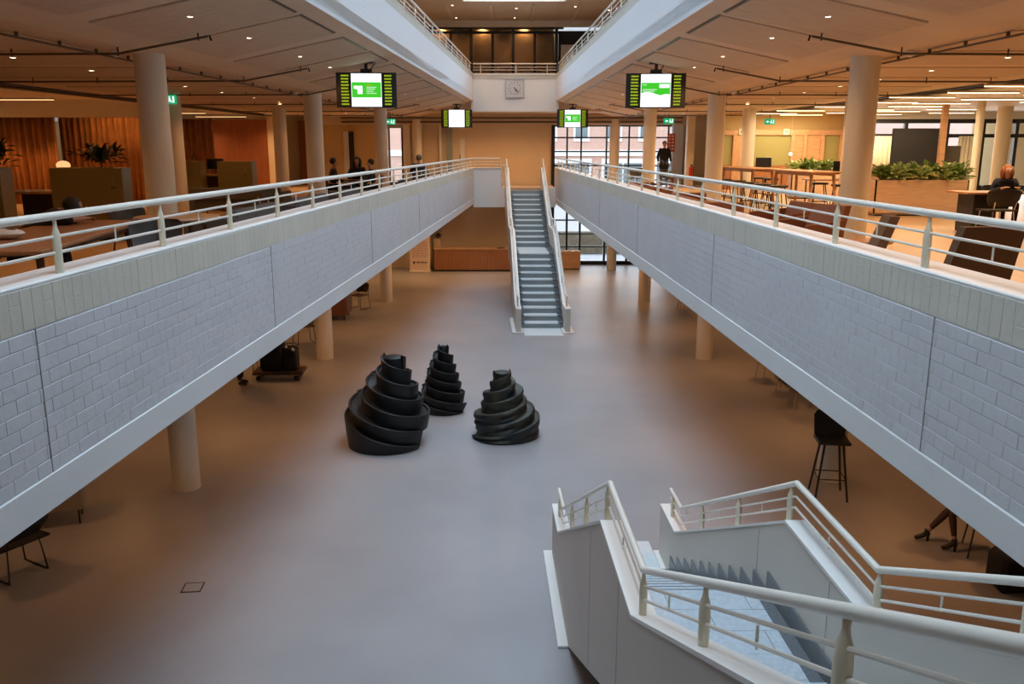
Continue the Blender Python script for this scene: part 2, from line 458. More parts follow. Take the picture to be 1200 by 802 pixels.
# gallery glazing behind the upper bridge
gl = struct(MB().box(-3.4, 2.1, 36.98, 37.06, 9.62, 9.72).box(-3.4, 2.1, 36.98, 37.06, 9.8, 9.88).box(-3.4, 2.1, 36.98, 37.06, 7.1, 7.25), 'window_2', 'dark')
for xx in (-3.35, -1.67, .046, 1.82):
    MB().box(xx - .06, xx + .06, 36.96, 37.08, 7.1, 9.9).build('mullion', 'dark', gl)
for xx in (-2.5, -.79, .93):
    MB().box(xx - .05, xx + .05, 36.97, 37.07, 7.1, 9.65).build('mullion', 'dark', gl)
xs = [-3.35, -2.5, -1.67, -.79, .046, .93, 1.82]
for a, b in zip(xs[:-1], xs[1:]):
    MB().box(a, b, 37.01, 37.02, 7.2, 9.65).build('pane', 'glass_s', gl)
struct(MB().box(-6, 1.9, 37.9, 38.0, 7.1, 10.1), 'wall_gallery_back', 'tan')
struct(MB().box(1.9, 8, 37.15, 37.2, 7.1, 9.75), 'wall_gallery_dark', 'dark')
for k, (a, b) in enumerate(((-3.3, -2.5), (-2.4, -1.75), (-1.55, -.85), (-.7, -.05), (.15, .9), (1.0, 1.75))):
    mb = MB()
    for i in range(10):
        x0 = a + (b - a) * i / 10; x1 = a + (b - a) * (i + 1) / 10
        mb.box(x0, x1 - .01, 37.5 + (.04 if i % 2 else 0), 37.53 + (.04 if i % 2 else 0), 7.3, 9.6)
    tag(mb.build('gallery_blind', 'curtain', None), 'tan blind hanging behind gallery glazing, bay %s from the white gallery door side' % ['sixth', 'fifth', 'fourth', 'third', 'second', 'first'][k], 'blind', 'blinds behind the gallery glazing')
tag(MB().rbox(2.0, 2.55, 37.0, 37.1, 7.1, 9.2, .01).build('gallery_cabinet', 'white'), 'white tall cabinet beside dark gallery glazing', 'cabinet')

# ------------------------------------------------------------------ end walls and outer walls
struct(MB().box(-4.6, 1.72, 37.2, 37.4, 0, 6.5), 'wall_back', 'tan')
struct(MB().box(-18, 20, -4.1, -3.9, 0, 10.4), 'wall_front', 'tan2')
struct(MB().box(-18.1, -17.9, -4, 38.4, 0, 10.4), 'wall_far_left', 'tan2')
struct(MB().box(19.9, 20.1, -4, 38.4, 0, 10.4), 'wall_far_right', 'tan2')
struct(MB().box(7.35, 12.5, 38.3, 38.5, 0, 10.4).box(12.5, 20, 32.0, 32.1, 0, F1).box(12.5, 20, 32.0, 32.1, 6.1, 10.4).box(12.4, 12.5, 32.1, 38.5, 0, 10.4), 'wall_back_right', 'tan2')
struct(MB().box(1.7, 7.35, 38.3, 38.5, 6.04, 10.4).box(1.7, 7.35, 38.3, 38.5, 2.85, 3.45), 'wall_back_lintel', 'white')
struct(MB().box(-18, -5.36, 37.4, 37.6, 0, 10.4).box(-5.36, -4.6, 37.4, 37.6, 0, F1).box(-5.36, -4.6, 37.4, 37.6, 5.9, 10.4).box(-4.6, 1.7, 37.4, 37.6, 6.4, 10.4), 'wall_back_left', 'tan')
struct(MB().box(1.66, 1.80, 37.1, 38.45, 0, 6.1), 'trim_2', 'dark')
# exposed beam lines above the back wall
for zz, yy in ((6.12, 36.5), (6.28, 36.3)):
    struct(MB().tube([(-7, yy, zz), (7, yy, zz)], .035), 'trim_20', 'pipe')

# glazed facade, both storeys
fa = struct(MB().box(1.8, 7.3, 38.33, 38.43, 5.98, 6.06).box(1.8, 7.3, 38.33, 38.43, 0.0, .16).box(1.8, 7.3, 38.33, 38.43, 2.75, 2.85).box(1.8, 7.3, 38.33, 38.43, 3.45, 3.57), 'window_3', 'dark')
cols_up = [1.8, 2.39, 3.0, 4.10, 5.07, 5.95, 6.77, 7.3]
for xx in cols_up[1:-1]:
    MB().box(xx - .035, xx + .035, 38.31, 38.45, 3.5, 6.05).build('mullion', 'dark', fa)
for zz in (5.52, 4.93, 4.33):
    MB().box(1.8, 7.3, 38.32, 38.44, zz - .03, zz + .03).build('transom', 'dark', fa)
for xx in (2.42, 3.0, 4.1, 5.1, 6.0, 6.8):
    MB().box(xx - .045, xx + .045, 38.31, 38.45, 0, 2.8).build('mullion', 'dark', fa)
for zz in (1.97, 1.37, .80):
    MB().box(1.8, 7.3, 38.32, 38.44, zz - .03, zz + .03).build('transom', 'dark', fa)
for zs, cc in (((3.57, 4.33, 4.93, 5.52, 6.0), cols_up), ((.16, .80, 1.37, 1.97, 2.75), [1.8, 2.42, 3.0, 4.1, 5.1, 6.0, 6.8, 7.3])):
    for a, b in zip(cc[:-1], cc[1:]):
        for z0, z1 in zip(zs[:-1], zs[1:]):
            MB().box(a + .03, b - .03, 38.375, 38.387, z0 + .03, z1 - .03).build('pane', 'glass', fa)
struct(MB().box(6.9, 7.35, 38.0, 38.3, 0, 6.2), 'trim_3', 'white')

# ------------------------------------------------------------------ street outside
struct(MB().box(-25, 45, 38.5, 80, -.35, -.05), 'street', 'paving')
h = thing('street_building', 'brick town building with white window surrounds seen through the tall facade glazing', 'building', (0, 52, 0))
MB().box(-14, 34, 0, 8, 0, 14).build('brick_front', 'brickout', h)
MB().box(-14, 34, -.12, 0, 4.62, 4.95).build('white_band', 'whiteout', h)
MB().box(-14, 34, -.10, 0, 0, .7).build('plinth', 'whiteout', h)
for k in range(11):
    x = -4 + k * 1.9
    MB().box(x, x + .95, -.08, .0, 5.45, 7.3).build('window_surround', 'whiteout', h)
    p = MB().box(x + .12, x + .83, -.1, -.06, 5.62, 7.2).build('pane', 'glass_dark', h)
for k in range(7):
    x = -4 + k * 3.1
    MB().box(x, x + 2.5, -.10, .0, .7, 4.45).build('shopfront', 'whiteout', h)
    MB().box(x + .15, x + 1.2, -.13, -.09, 1.0, 4.2).build('pane', 'glass_dark', h)
    MB().box(x + 1.3, x + 2.35, -.13, -.09, 1.0, 4.2).build('pane', 'glass_dark', h)
tag(MB().box(-6, 26, 42.5, 42.9, 0, 1.05).build('street_planter', 'hedge'), 'low brown street wall outside the ground floor glazing', 'planter')
tag(MB().box(2.2, 3.6, 47, 47.6, 0, 2.9).build('street_kiosk', 'whiteout'), 'grey-white kiosk standing outside behind the low brown wall', 'kiosk')

# ------------------------------------------------------------------ columns
def column(x, y, r, z0, z1, label, grp):
    mb = MB().lathe([(r, z0), (r, z0 + .02), (r, (z0 + z1) / 2), (r, z1)], (x, y, 0), 28)
    o = mb.build('column', 'col', None, True); tag(o, label, 'column', grp); return o
RW = {0: 'nearest the camera', 1: 'second along', 2: 'third along', 3: 'fourth along, by the back wall'}
for s in (-1, 1):
    for k, y in enumerate((4.25, 12.44 if s < 0 else 12.8, 20.75, 28.9, 36.6)):
        d = 2.53 if s < 0 else 2.61
        if k == 0: continue
        x = W(s)(d, y, 0)[0]
        column(x, y, .205, 0, 6.36, 'cream round column in the row behind the %s brick parapet, %s' % (SIDE[s], RW[k - 1]), 'round columns')
    for k, y in ((0, 20.75), (1, 28.9)):
        x = W(s)(5.82, y, 0)[0]
        column(x, y, .215, 0, 6.36, 'cream round column of the outer row on the %s balcony, %s' % (SIDE[s], 'nearer one' if k == 0 else 'farther one'), 'round columns')
column(13.1, 24.9, .11, F1, 6.37, 'slim cream column beside the table with the red-haired woman', None)
column(15.5, 28.0, .22, F1, 6.37, 'cream round column in front of the far office windows', None)
tag(MB().rbox(-4.52, -4.22, 36.7, 36.95, F1, 6.1, .01).build('square_pillar', 'col'), 'narrow square cream pillar near the back wall door', 'pillar')

# ------------------------------------------------------------------ railings
def post_mesh(hh, wd=.04, th=.022, top=.33):
    mb = MB()
    prof = [(0, 1), (.12, 1.0), (.55, 1.08), (.72, 1.0), (.84, .55), (.92, .28), (1.0, .5)]
    # flat blade: wide along the run (local y), tapering to a neck under the handrail
    n0 = 0; seg = 8
    for (t, k) in prof:
        for j in range(seg):
            a = 2 * math.pi * (j + .5) / seg
            mb.v.append((th * max(k, .5) * math.cos(a), wd * k * math.sin(a), t * hh))
    for i in range(len(prof) - 1):
        for j in range(seg):
            a = i * seg + j; b = i * seg + (j + 1) % seg
            mb.f.append((a, b, b + seg, a + seg))
    mb.f.append(tuple(range(seg))[::-1]); e = (len(prof) - 1) * seg; mb.f.append(tuple(e + j for j in range(seg)))
    return mb
POST = post_mesh(.335).mesh('post'); POST.materials.append(M['postpaint'])
for p in POST.polygons: p.use_smooth = True
POSTW = POST.copy(); POSTW.materials.clear(); POSTW.materials.append(M['enamel'])
def railing(label, path, posts, base, hh=.35, r=.024, pm=POST, mids=(.36, .64), rr=.0095, spacers=True, group=None, sc=None, parent=None):
    """path: handrail centre points at base height + hh; posts: list of points on the coping"""
    t = bpy.data.objects.new('railing', None) if parent else thing('railing', label, 'railing', (0, 0, 0), 0, group)
    if parent: C.objects.link(t); t.parent = parent
    P = [Vector(p) for p in path]
    MB().tube(P, r, 12).build('handrail', 'enamel', t, True)
    for m_ in mids:
        MB().tube([p - Vector((0, 0, hh * (1 - m_))) for p in P], rr, 8).build('rail', 'enamel', t, True)
    for q in posts:
        o = share('post', pm, t, q)
        if sc: o.scale = (1, 1, sc)
    if spacers:
        for a, b in zip(posts[:-1], posts[1:]):
            a = Vector(a); b = Vector(b); c = (a + b) / 2
            if (b - a).length < .9: continue
            MB().tube([c + Vector((0, 0, hh * mids[0])), c + Vector((0, 0, hh * mids[1]))], .006, 6).build('spacer', 'enamel', t)
    return t
for s in (-1, 1):
    f = W(s); din = .07
    ys = [(5.40 if s < 0 else 5.64) + 1.48 * k for k in range(-3, 20)]
    ys = [y for y in ys if y < 34.2]
    posts = [f(din, y, CZ) for y in ys]
    path = [f(din, -1, CZ + .355), f(din, 34.35, CZ + .355)]
    if s < 0: path.append((-.42 - .04, 34.42, CZ + .355)); posts += [(x, 34.42, CZ + .01) for x in (-1.45, -.46)]
    else: path.append((xr(34.4) - .0, 34.45, CZ + .355))
    railing('cream tubular railing on top of the %s lower brick parapet' % SIDE[s], path, posts, CZ, .355)
    # upper floor
    posts = [f(.08, y, 7.885) for y in [1.3 + 1.48 * k for k in range(0, 23)] if y < 34.4]
    path = [f(.08, 0, 7.885 + .355), f(.08, 34.4, 7.885 + .355)]
    railing('cream tubular railing on top of the %s upper balcony fascia' % SIDE[s], path, posts, 7.885, .355)
railing('short cream railing above the clock bridge', [(xl(34.4), 34.5, 8.23), (xr(34.4), 34.5, 8.23)],
        [(-1.2, 34.5, 7.87), (.15, 34.5, 7.87), (1.35, 34.5, 7.87)], 7.87, .36)
railing('short cream guard rail beside the head of the far staircase', [(-.44, 34.45, 4.42), (-.12, 34.45, 4.42)], [(-.4, 34.45, F1), (-.26, 34.45, F1), (-.13, 34.45, F1)], F1, .87, .02, mids=(.3, .6), spacers=False, sc=2.5)

# ------------------------------------------------------------------ staircases
def staircase(label, fx, n1, r1, t1, land, n2, r2, t2, near):
    """fx(u, v, z): u across from the outer face, v up the flight from the foot riser"""
    st = thing('staircase', label, 'staircase', (0, 0, 0))
    Wd = 1.51 if near else 1.52
    ui, uo = .14, Wd - .14
    ut0, ut1 = (.20, Wd - .25) if near else (.27, Wd - .27)
    zl = n1 * r1; v1 = (n1 - 1) * t1; v2 = v1 + land; vtop = v2 + (n2 - 1) * t2; ztop = zl + n2 * r2
    # carrying body under the steps
    prof = [(0, 0)]
    z = 0
    for k in range(n1):
        z += r1; prof += [(k * t1, z - .035)]
        if k < n1 - 1: prof += [((k + 1) * t1, z - .035)]
    prof += [(v2, zl - .035)]
    z = zl
    for k in range(n2):
        z += r2; prof += [(v2 + k * t2, z - .035)]
        if k < n2 - 1: prof += [(v2 + (k + 1) * t2, z - .035)]
    prof += [(vtop + .35, ztop - .035), (vtop + .35, ztop - .28), (v2 + .2, zl - .28), (v1 - .1, zl - .28), (1.5, .02), (1.45, 0)]
    mb = MB(); mb.prism(prof, lambda v, z: fx(ui + .003, v, z), lambda v, z: fx(uo - .003, v, z))
    mb.build('stair_body', 'riser', st)
    # steps
    for (nn, rr, tt, v0, z0) in ((n1, r1, t1, 0, 0), (n2, r2, t2, v2, zl)):
        for k in range(nn - 1):
            va = v0 + k * tt; zt = z0 + (k + 1) * rr
            MB().rbox(ut0 + .002, ut1 - .002, va - .02, va + tt - .002, zt - .035, zt, .004, fx).build('tread', 'stone_l' if not near else 'stone', st)
            MB().box(ut0 + .004, ut1 - .004, va + .018, va + .034, zt - .002, zt + .0006, fx).build('nosing_strip', 'stone_d', st)
            for (a, b) in ((ui + .004, ut0), (ut1, uo - .004)):
                MB().box(a, b, va - .012, va + tt - .002, zt - .035, zt - .002, fx).build('border_stone', 'stone_d', st)
            for (a, b) in ((ui, ui + .016), (uo - .016, uo)):
                MB().box(a, b, va - .012, va + tt - .014, zt - .002, zt + (.165 if not (near and v0 > 0) else .03), fx).build('skirting', 'stone_d', st)
    # landing
    for (a, b) in ((ui + .004, ut0), (ut1, uo - .004)):
        MB().box(a, b, v1 - .012, v2, zl - .035, zl - .002, fx).build('border_stone', 'stone_d', st)
    for (a, b) in ((ui, ui + .016), (uo - .016, uo)):
        MB().box(a, b, v1 - .012, v2, zl - .002, zl + .165, fx).build('skirting', 'stone_d', st)
    rows = 5; rl = (land + .02) / rows
    for i in range(rows):
        va = v1 - .02 + i * rl
        cuts = [ut0, ut0 + (.62 if i % 2 else .34), ut0 + (.62 if i % 2 else .34) + (.62 if not i % 2 else 9), ut1]
        cuts = sorted({min(c, ut1) for c in cuts})
        for a, b in zip(cuts[:-1], cuts[1:]):
            if b - a < .04: continue
            MB().rbox(a + .0015, b - .0015, va + .0015, va + rl - .0015, zl - .035, zl - random.uniform(0, .001), .002, fx).build('landing_tile', 'stone' if near else 'stone_l', st)
    # parapet walls
    kf, kl, ku = .13, v1 + .26, v2 + .13
    cf, cl = .68, zl + .70
    slope = r2 / t2
    vt = ku + (4.33 - cl) / slope
    top = [(-.68, cf), (kf, cf), (kl, cl), (ku, cl), (vt, 4.33)]
    if not near: top.append((vt + .3, 4.33))
    endv = top[-1][0]
    bot = [(endv, 2.86), (v2 + .35, zl - .44), (1.4 + (zl - .44) / .49, zl - .44), (1.4, -.0), (-.68, 0)]
    for side, (a, b) in enumerate(((0, ui), (uo, Wd))):
        g = MB(); g.prism(top + bot, lambda v, z: fx(a, v, z), lambda v, z: fx(b, v, z))
        g.build('parapet', 'stairwall' if side == 0 else 'stairwall_in', st)
        g = MB()
        lo = [(v, z - .002) for v, z in top]; hi = [(v, z + .022) for v, z in top]
        for i in range(len(top) - 1):
            (va, za), (vb, zb) = lo[i], lo[i + 1]
            g.hexa([fx(a - .008, va, za), fx(b + .008, va, za), fx(b + .008, vb, zb), fx(a - .008, vb, zb),
                    fx(a - .008, va, za + .024), fx(b + .008, va, za + .024), fx(b + .008, vb, zb + .024), fx(a - .008, vb, zb + .024)])
        g.build('coping', 'coping', st)
        # foot plate on the floor
        aa, bb = (a - .11, b + (.06 if side == 0 else .11)) if side == 0 else (a - .06, b + .11)
        g = MB(); g.rbox(aa, bb, -.75, -.06, 0, .03, .005, fx); g.rbox(a - .11 if side == 0 else b, a if side == 0 else b + .11, -.06, 1.45, 0, .03, .005, fx)
        g.build('foot_plate', 'coping', st)
        # seams in the cladding
        for vv in (v1 - .3, v1 + 1.1):
            zz = cl - .03 if vv > kl else cl - (kl - vv) * slope - .05
            zb = max((vv - 1.4) * .49 + .03, .05) if vv < v1 + .25 else zl - .42
            for uu in ((a - .002, a + .004), (b - .004, b + .002)):
                MB().box(uu[0], uu[1], vv, vv + .005, zb, zz, fx).build('cladding_seam', 'groove', st)
    # entry slab
    MB().rbox(ut0 - .05, ut1 + .05, -1.05, -.02, 0, .012, .003, fx).build('entry_slab', 'stone_l', st)
    # handrails
    for side, u in enumerate((.06, Wd - .075)):
        hh = .29
        pts = [(-.45, cf), (kf, cf), (kl, cl), (ku, cl), (vt, 4.35)] + ([] if near else [(vt + .3, 4.35)])
        path = [fx(u, v, z + .022 + hh) for v, z in pts]
        pv = [(-.3, cf), (kl - .12, cl - .12 * slope), (ku - .12, cl)]
        nseg = 3
        pl = []
        for i in (2, 1):
            t = 1 - (.12 + 1.2 * i) / (kl - kf); pl.append((kf + (kl - kf) * t, cf + (cl - cf) * t))
        pu = []
        nu = 5 if near else 4
        for i in range(1, nu + 1):
            t = (i - .35) / nu; pu.append((ku + (vt - ku) * t, cl + (4.33 - cl) * t))
        if near:
            # blades where the photograph shows them: at the landing corner and up the flight
            pu = [(ku + .02 + 1.3 * i, cl + (.02 + 1.3 * i) * slope) for i in range(0, 4)]
            pv = [(-.3, cf), (kl - .10, cl - .10 * slope)]
        allp = [fx(u, v, z + .015) for v, z in [pv[0]] + pl + pv[1:] + pu]
        railing(None, path, allp, 0, hh, .022, POST, (.34, .64), .009, True, None, hh / .335, st)
    return st
YF = 9.51
staircase('foreground staircase of grey stone steps between cream panelled parapets, rising towards the camera',
          lambda u, v, z: (.87 - .035 * (YF - v) + u, YF - v, z), 11, .1527, .33, 1.46, 11, .17, .36, True)
YG = 24.4
staircase('narrow far staircase of grey stone steps rising to the bridge beyond the bronze sculptures',
          lambda u, v, z: (.10 + .97 - .04 * (YG + v) + u, YG + v, z), 11, .1614, .33, 1.8, 11, .1614, .335, False)

# ------------------------------------------------------------------ spiral bronze sculptures
def spiral(label, loc, R, H_, radii, shift, m, flare=.04, saws=(0, .08), sawn=1, seg=48, phase=0, soft=False, dirn=-1, z_start=.02, tilt=0):
    """two bronze ribbons winding up; radii and sideways shift are given per half turn"""
    t = thing('spiral_sculpture', label, 'sculpture', loc, 0, 'spiral bronze sculptures')
    lag = seg // 2; N = lag * (len(radii) - 1); starts = 2
    def tab(T, k):
        u = min(max(k / lag, 0), len(T) - 1); i = min(int(u), len(T) - 2); return T[i] + (T[i + 1] - T[i]) * (u - i)
    def rad(k): return R * tab(radii, k)
    def top(k): return H_ * (z_start + (1 - z_start) * min(k / N, 1))
    for st_ in range(starts):
        mb = MB(); rows = []; k0 = st_ * lag
        for k in range(k0, N + 1):
            a = phase + dirn * 2 * math.pi * (k + st_ * (seg - lag)) / seg
            az = (1 - math.cos(2 * math.pi * (k + st_ * (seg - lag)) / seg)) / 2
            r = rad(k); zt = top(k) + tilt * az * (1 - k / N)
            zb = top(k - lag) + tilt * az * (1 - (k - lag) / N) - .04 if k >= lag else 0
            ri = min(rad(k + lag), r) * .85; sx_ = tab(shift, k)
            hgt = max(zt - zb, .01)
            fl = flare; saw = saws[st_]
            if saw:
                ph = ((k * sawn) % seg) / seg; fl = flare + saw * (1 - ph) * min(1, k / lag)
            c, s_ = math.cos(a), math.sin(a)
            rb = r * (1 - flare * .2)
            if soft:
                w1 = 1 + .015 * math.sin(3 * a + k * .2)
                pr = [(rb * .97, zb), (r * 1.01 * w1, zb + hgt * .2), (r * .97, zb + hgt * .42), (r * 1.03 * w1, zb + hgt * .72), (r * 1.01, zt - .015), (r * .96, zt), (ri, zt - .01)]
            else:
                rt = r * (1 + fl)
                pr = [(rb, zb), (r * (1 + fl * .5), (zb + zt) / 2), (rt, zt - .008), (rt - .008, zt), (rt - .035 * R / .7, zt), (rt - .05 * R / .7, zt - .03), (ri, zt - .045)]
            rows.append([(x * c + sx_, x * s_, max(z, 0)) for x, z in pr])
        np_ = len(rows[0]); n = len(rows)
        for r_ in rows: mb.v += r_
        for k in range(n - 1):
            for j in range(np_ - 1):
                a = k * np_ + j; mb.f.append((a, a + np_, a + np_ + 1, a + 1))
        for k in (0, n - 1):
            c0 = len(mb.v); q = rows[k]; mb.v.append((q[-1][0], q[-1][1], q[0][2]))
            mb.f.append(tuple([k * np_ + j for j in range(np_)] + [c0]))
        mb.fix = True
        mb.build('spiral_band', m, t, True)
    MB().lathe([(rad(N) * .93, H_ - .34), (rad(N) * .9, H_ - .05), (rad(N) * .7, H_ - .03), (.01, H_ - .03)], (shift[-1], 0, 0), 20).build('core', m, t, True)
    return t
spiral('largest bronze spiral tower, wide tilted bands with flared rims', (-2.27, 14.55, 0), .76, 1.60, [1, .90, .87, .60, .56, .32, .26], [0, .09, .13, .17, .18, .21, .21], 'bronze', phase=-.55, z_start=.06, flare=.06, saws=(0, .10), tilt=.36)
spiral('slim black jagged spiral tower behind the other two', (-1.36, 16.45, 0), .43, 1.34, [1, .97, .92, .75, .68, .55, .42, .2], [0, 0, 0, 0, 0, 0, .01, .01], 'bronze_k', flare=.06, saws=(.14, .18), sawn=2, phase=-.4, tilt=.10)
spiral('squat bronze spiral with rounded, brown-green patinated bands', (-.13, 14.95, 0), .63, 1.22, [1, .93, .85, .62, .57, .33, .25], [0, .04, -.02, -.02, -.03, -.04, -.05], 'bronze_g', flare=.02, saws=(0, 0), phase=3.5, soft=True, dirn=1, z_start=.06, tilt=.16)

# ------------------------------------------------------------------ ceiling fittings
def lamp_mesh():
    a = MB().lathe([(.055, .012), (.055, 0), (.042, -.004), (.040, .01)], (0, 0, 0), 16)
    b = MB().lathe([(.04, .004), (.04, .0)], (0, 0, 0), 16)
    return a, b
dl_proto = None
def spot(loc, power, col, size=140, tgt=None, parent=None):
    l = bpy.data.lights.new('lamp_light', 'SPOT'); l.energy = power; l.color = col; l.spot_size = math.radians(size); l.spot_blend = .8; l.shadow_soft_size = .06
    o = bpy.data.objects.new('lamp_light', l); C.objects.link(o); o.location = loc
    if parent: o.parent = parent
    return o
def downlight(loc, label, group, power, col):
    global dl_proto
    if dl_proto is None:
        t = thing('downlight', label, 'ceiling light', loc, 0, group)
        a, b = lamp_mesh(); a.build('trim_ring', 'ceilw', t, True); b.build('lens', 'lamp', t)
        dl_proto = t
    else: t = dup_noL(dl_proto, loc, label, group)
    if power: spot((0, 0, -.03), power, col, parent=t)
    return t
def dup_noL(root, loc, label, group):
    r = root.copy(); C.objects.link(r); r.location = loc; r['label'] = label; r['group'] = group
    for ch in list(root.children):
        if ch.type != 'MESH': continue
        c = ch.copy(); C.objects.link(c); c.parent = r
    return r
ys1 = [4.4, 6.4, 8.5, 10.6, 12.6, 15.1, 17.1, 19.35, 21.4, 23.65, 25.7, 28.0, 30.0, 32.1]
for s in (-1, 1):
    for k, y in enumerate(ys1):
        d = 1.20; z = 6.86 - d * .51 / 2.45 - .026
        downlight(W(s)(d, y, z), 'small round ceiling downlight in the row beside the %s upper fascia' % SIDE[s], 'downlights beside the %s fascia' % SIDE[s], (SPOT_L if s < 0 else SPOT_R) * .5, WARM if s < 0 else WARM_R)
    for k, y in enumerate([8.4, 10.5, 12.6, 14.7, 16.6, 18.4, 20.4, 22.6, 24.7, 28.9, 32.5]):
        d = (W(s)(0, y, 0)[0]) * s; d = 4.5
        downlight(W(s)(d, y, 6.325), 'small round ceiling downlight over the %s balcony seating' % SIDE[s], 'downlights over the %s balcony' % SIDE[s], SPOT_L if s < 0 else SPOT_R, WARM if s < 0 else WARM_R)
    cg = bpy.data.objects['ceiling_ground_' + SIDE[s]]
    for k in range(7):
        y = 5.5 + 4.6 * k
        for d in (1.15, 4.6):
            q = W(s)(d, y, 2.765 + (.085 if d < 2.2 else 0))
            MB().lathe([(.055, .01), (.055, 0), (.045, -.004)], q, 14).build('downlight', 'lamp', cg)
            spot((q[0], q[1], q[2] - .03), (1.15 if d < 2 else .9) * SPOT_G * ((.22 if s < 0 else .6) if k == 0 else (.6 if (k == 1 and s < 0) else 1.05)), WARM, 118 if d < 2 else 140)
for (x, y) in ((-2.15, 32.9), (.16, 33.6), (2.3, 33.2), (-2.6, 20), (2.5, 20), (-3.6, 34), (3.6, 34), (-2.2, 36), (.1, 36)):
    downlight((x, y, 10.09), 'small round downlight in the top gallery ceiling', 'gallery downlights', 85, WARM_R)

for x in (-12, -9.2, -7.2, -5.6, -2.4, 0, 2.6, 4.6, 6.4, 8.4):  # assumed downlights, added to brighten the dark back wall
    yy = 33.4 if abs(x) > 3 else 35.4
    downlight((x, yy, 6.33 if abs(x) > 3 else 6.45), 'added unseen ceiling downlight near the back wall of the first floor', 'added downlights near the back wall', 130 if x < 3 else 100, WARM_R)
for x in (-5.5, -2.6, 0, 2.6):  # assumed downlights, added to light the desk and the banner
    downlight((x, 34.9, 2.785), 'added unseen downlight above the reception desk', 'added downlights above the reception desk', 120, WARM_R)
# sprinkler pipes with brackets, bending where the soffit starts to rise
for s in (-1, 1):
    f = W(s)
    for k, y in enumerate((7.3, 11.6, 16.2, 20.3, 24.7, 29.4, 33.0)):
        t = thing('sprinkler_pipe', 'thin dark sprinkler pipe under the %s balcony ceiling, %s from the camera end' % (SIDE[s], ['first', 'second', 'third', 'fourth', 'fifth', 'sixth', 'seventh'][k]), 'pipe', (0, 0, 0), 0, 'sprinkler pipes')
        def cz(d): return (6.86 - max(0, min(d, 2.45)) * .51 / 2.45) - .085
        dm = 7.0 if s > 0 else 7.6
        MB().tube([f(1.38, y, cz(1.38)), f(2.5, y - .1, cz(2.5)), f(dm, y + .15, cz(3))], .016, 8).build('pipe', 'pipe', t, True)
        for d in (1.5, 2.5, 3.9, 5.2, 6.4):
            yy = y - .1 * min(1, max(0, d - 1.38)) if d < 2.6 else y - .1 + .25 * (d - 2.5) / 4.6
            MB().tube([f(d, yy, cz(d) - .03), f(d, yy, cz(d) + .08)], .010, 6).build('bracket', 'dark', t)
        MB().tube([f(1.36, y, cz(1.36) + .01), f(1.34, y, cz(1.36) - .06)], .013, 6).build('sprinkler_head', 'dark', t)
    # conduit running along the column line
    t = thing('cable_conduit', 'dark cable conduit with clips along the %s column row ceiling' % SIDE[s], 'conduit', (0, 0, 0), 0, 'ceiling conduits')
    dd = 2.80 if s < 0 else 2.88
    MB().tube([f(dd, 6, 6.27), f(dd, 36, 6.27)], .014, 6).build('pipe', 'pipe', t, True)
    MB().tube([f(dd + .06, 6, 6.28), f(dd + .06, 36, 6.28)], .008, 6).build('cable', 'dark', t, True)
    for k in range(34):
        y = 6.5 + k * .85
        MB().box(dd + .01, dd + .045, y, y + .02, 6.262, 6.335, f).build('clip', 'pipe', t)
    for k, y in enumerate((11.9, 20.1, 28.3)):
        q = f(dd - .08, y, 6.335)
        t2 = thing('smoke_detector', 'white round detector beside the column head on the %s balcony, %s from the camera' % (SIDE[s], ORD[k]), 'detector', q)
        MB().lathe([(.06, 0), (.06, -.03), (.045, -.06), (.02, -.075)], (0, 0, 0), 16).build('housing', 'white', t2, True)

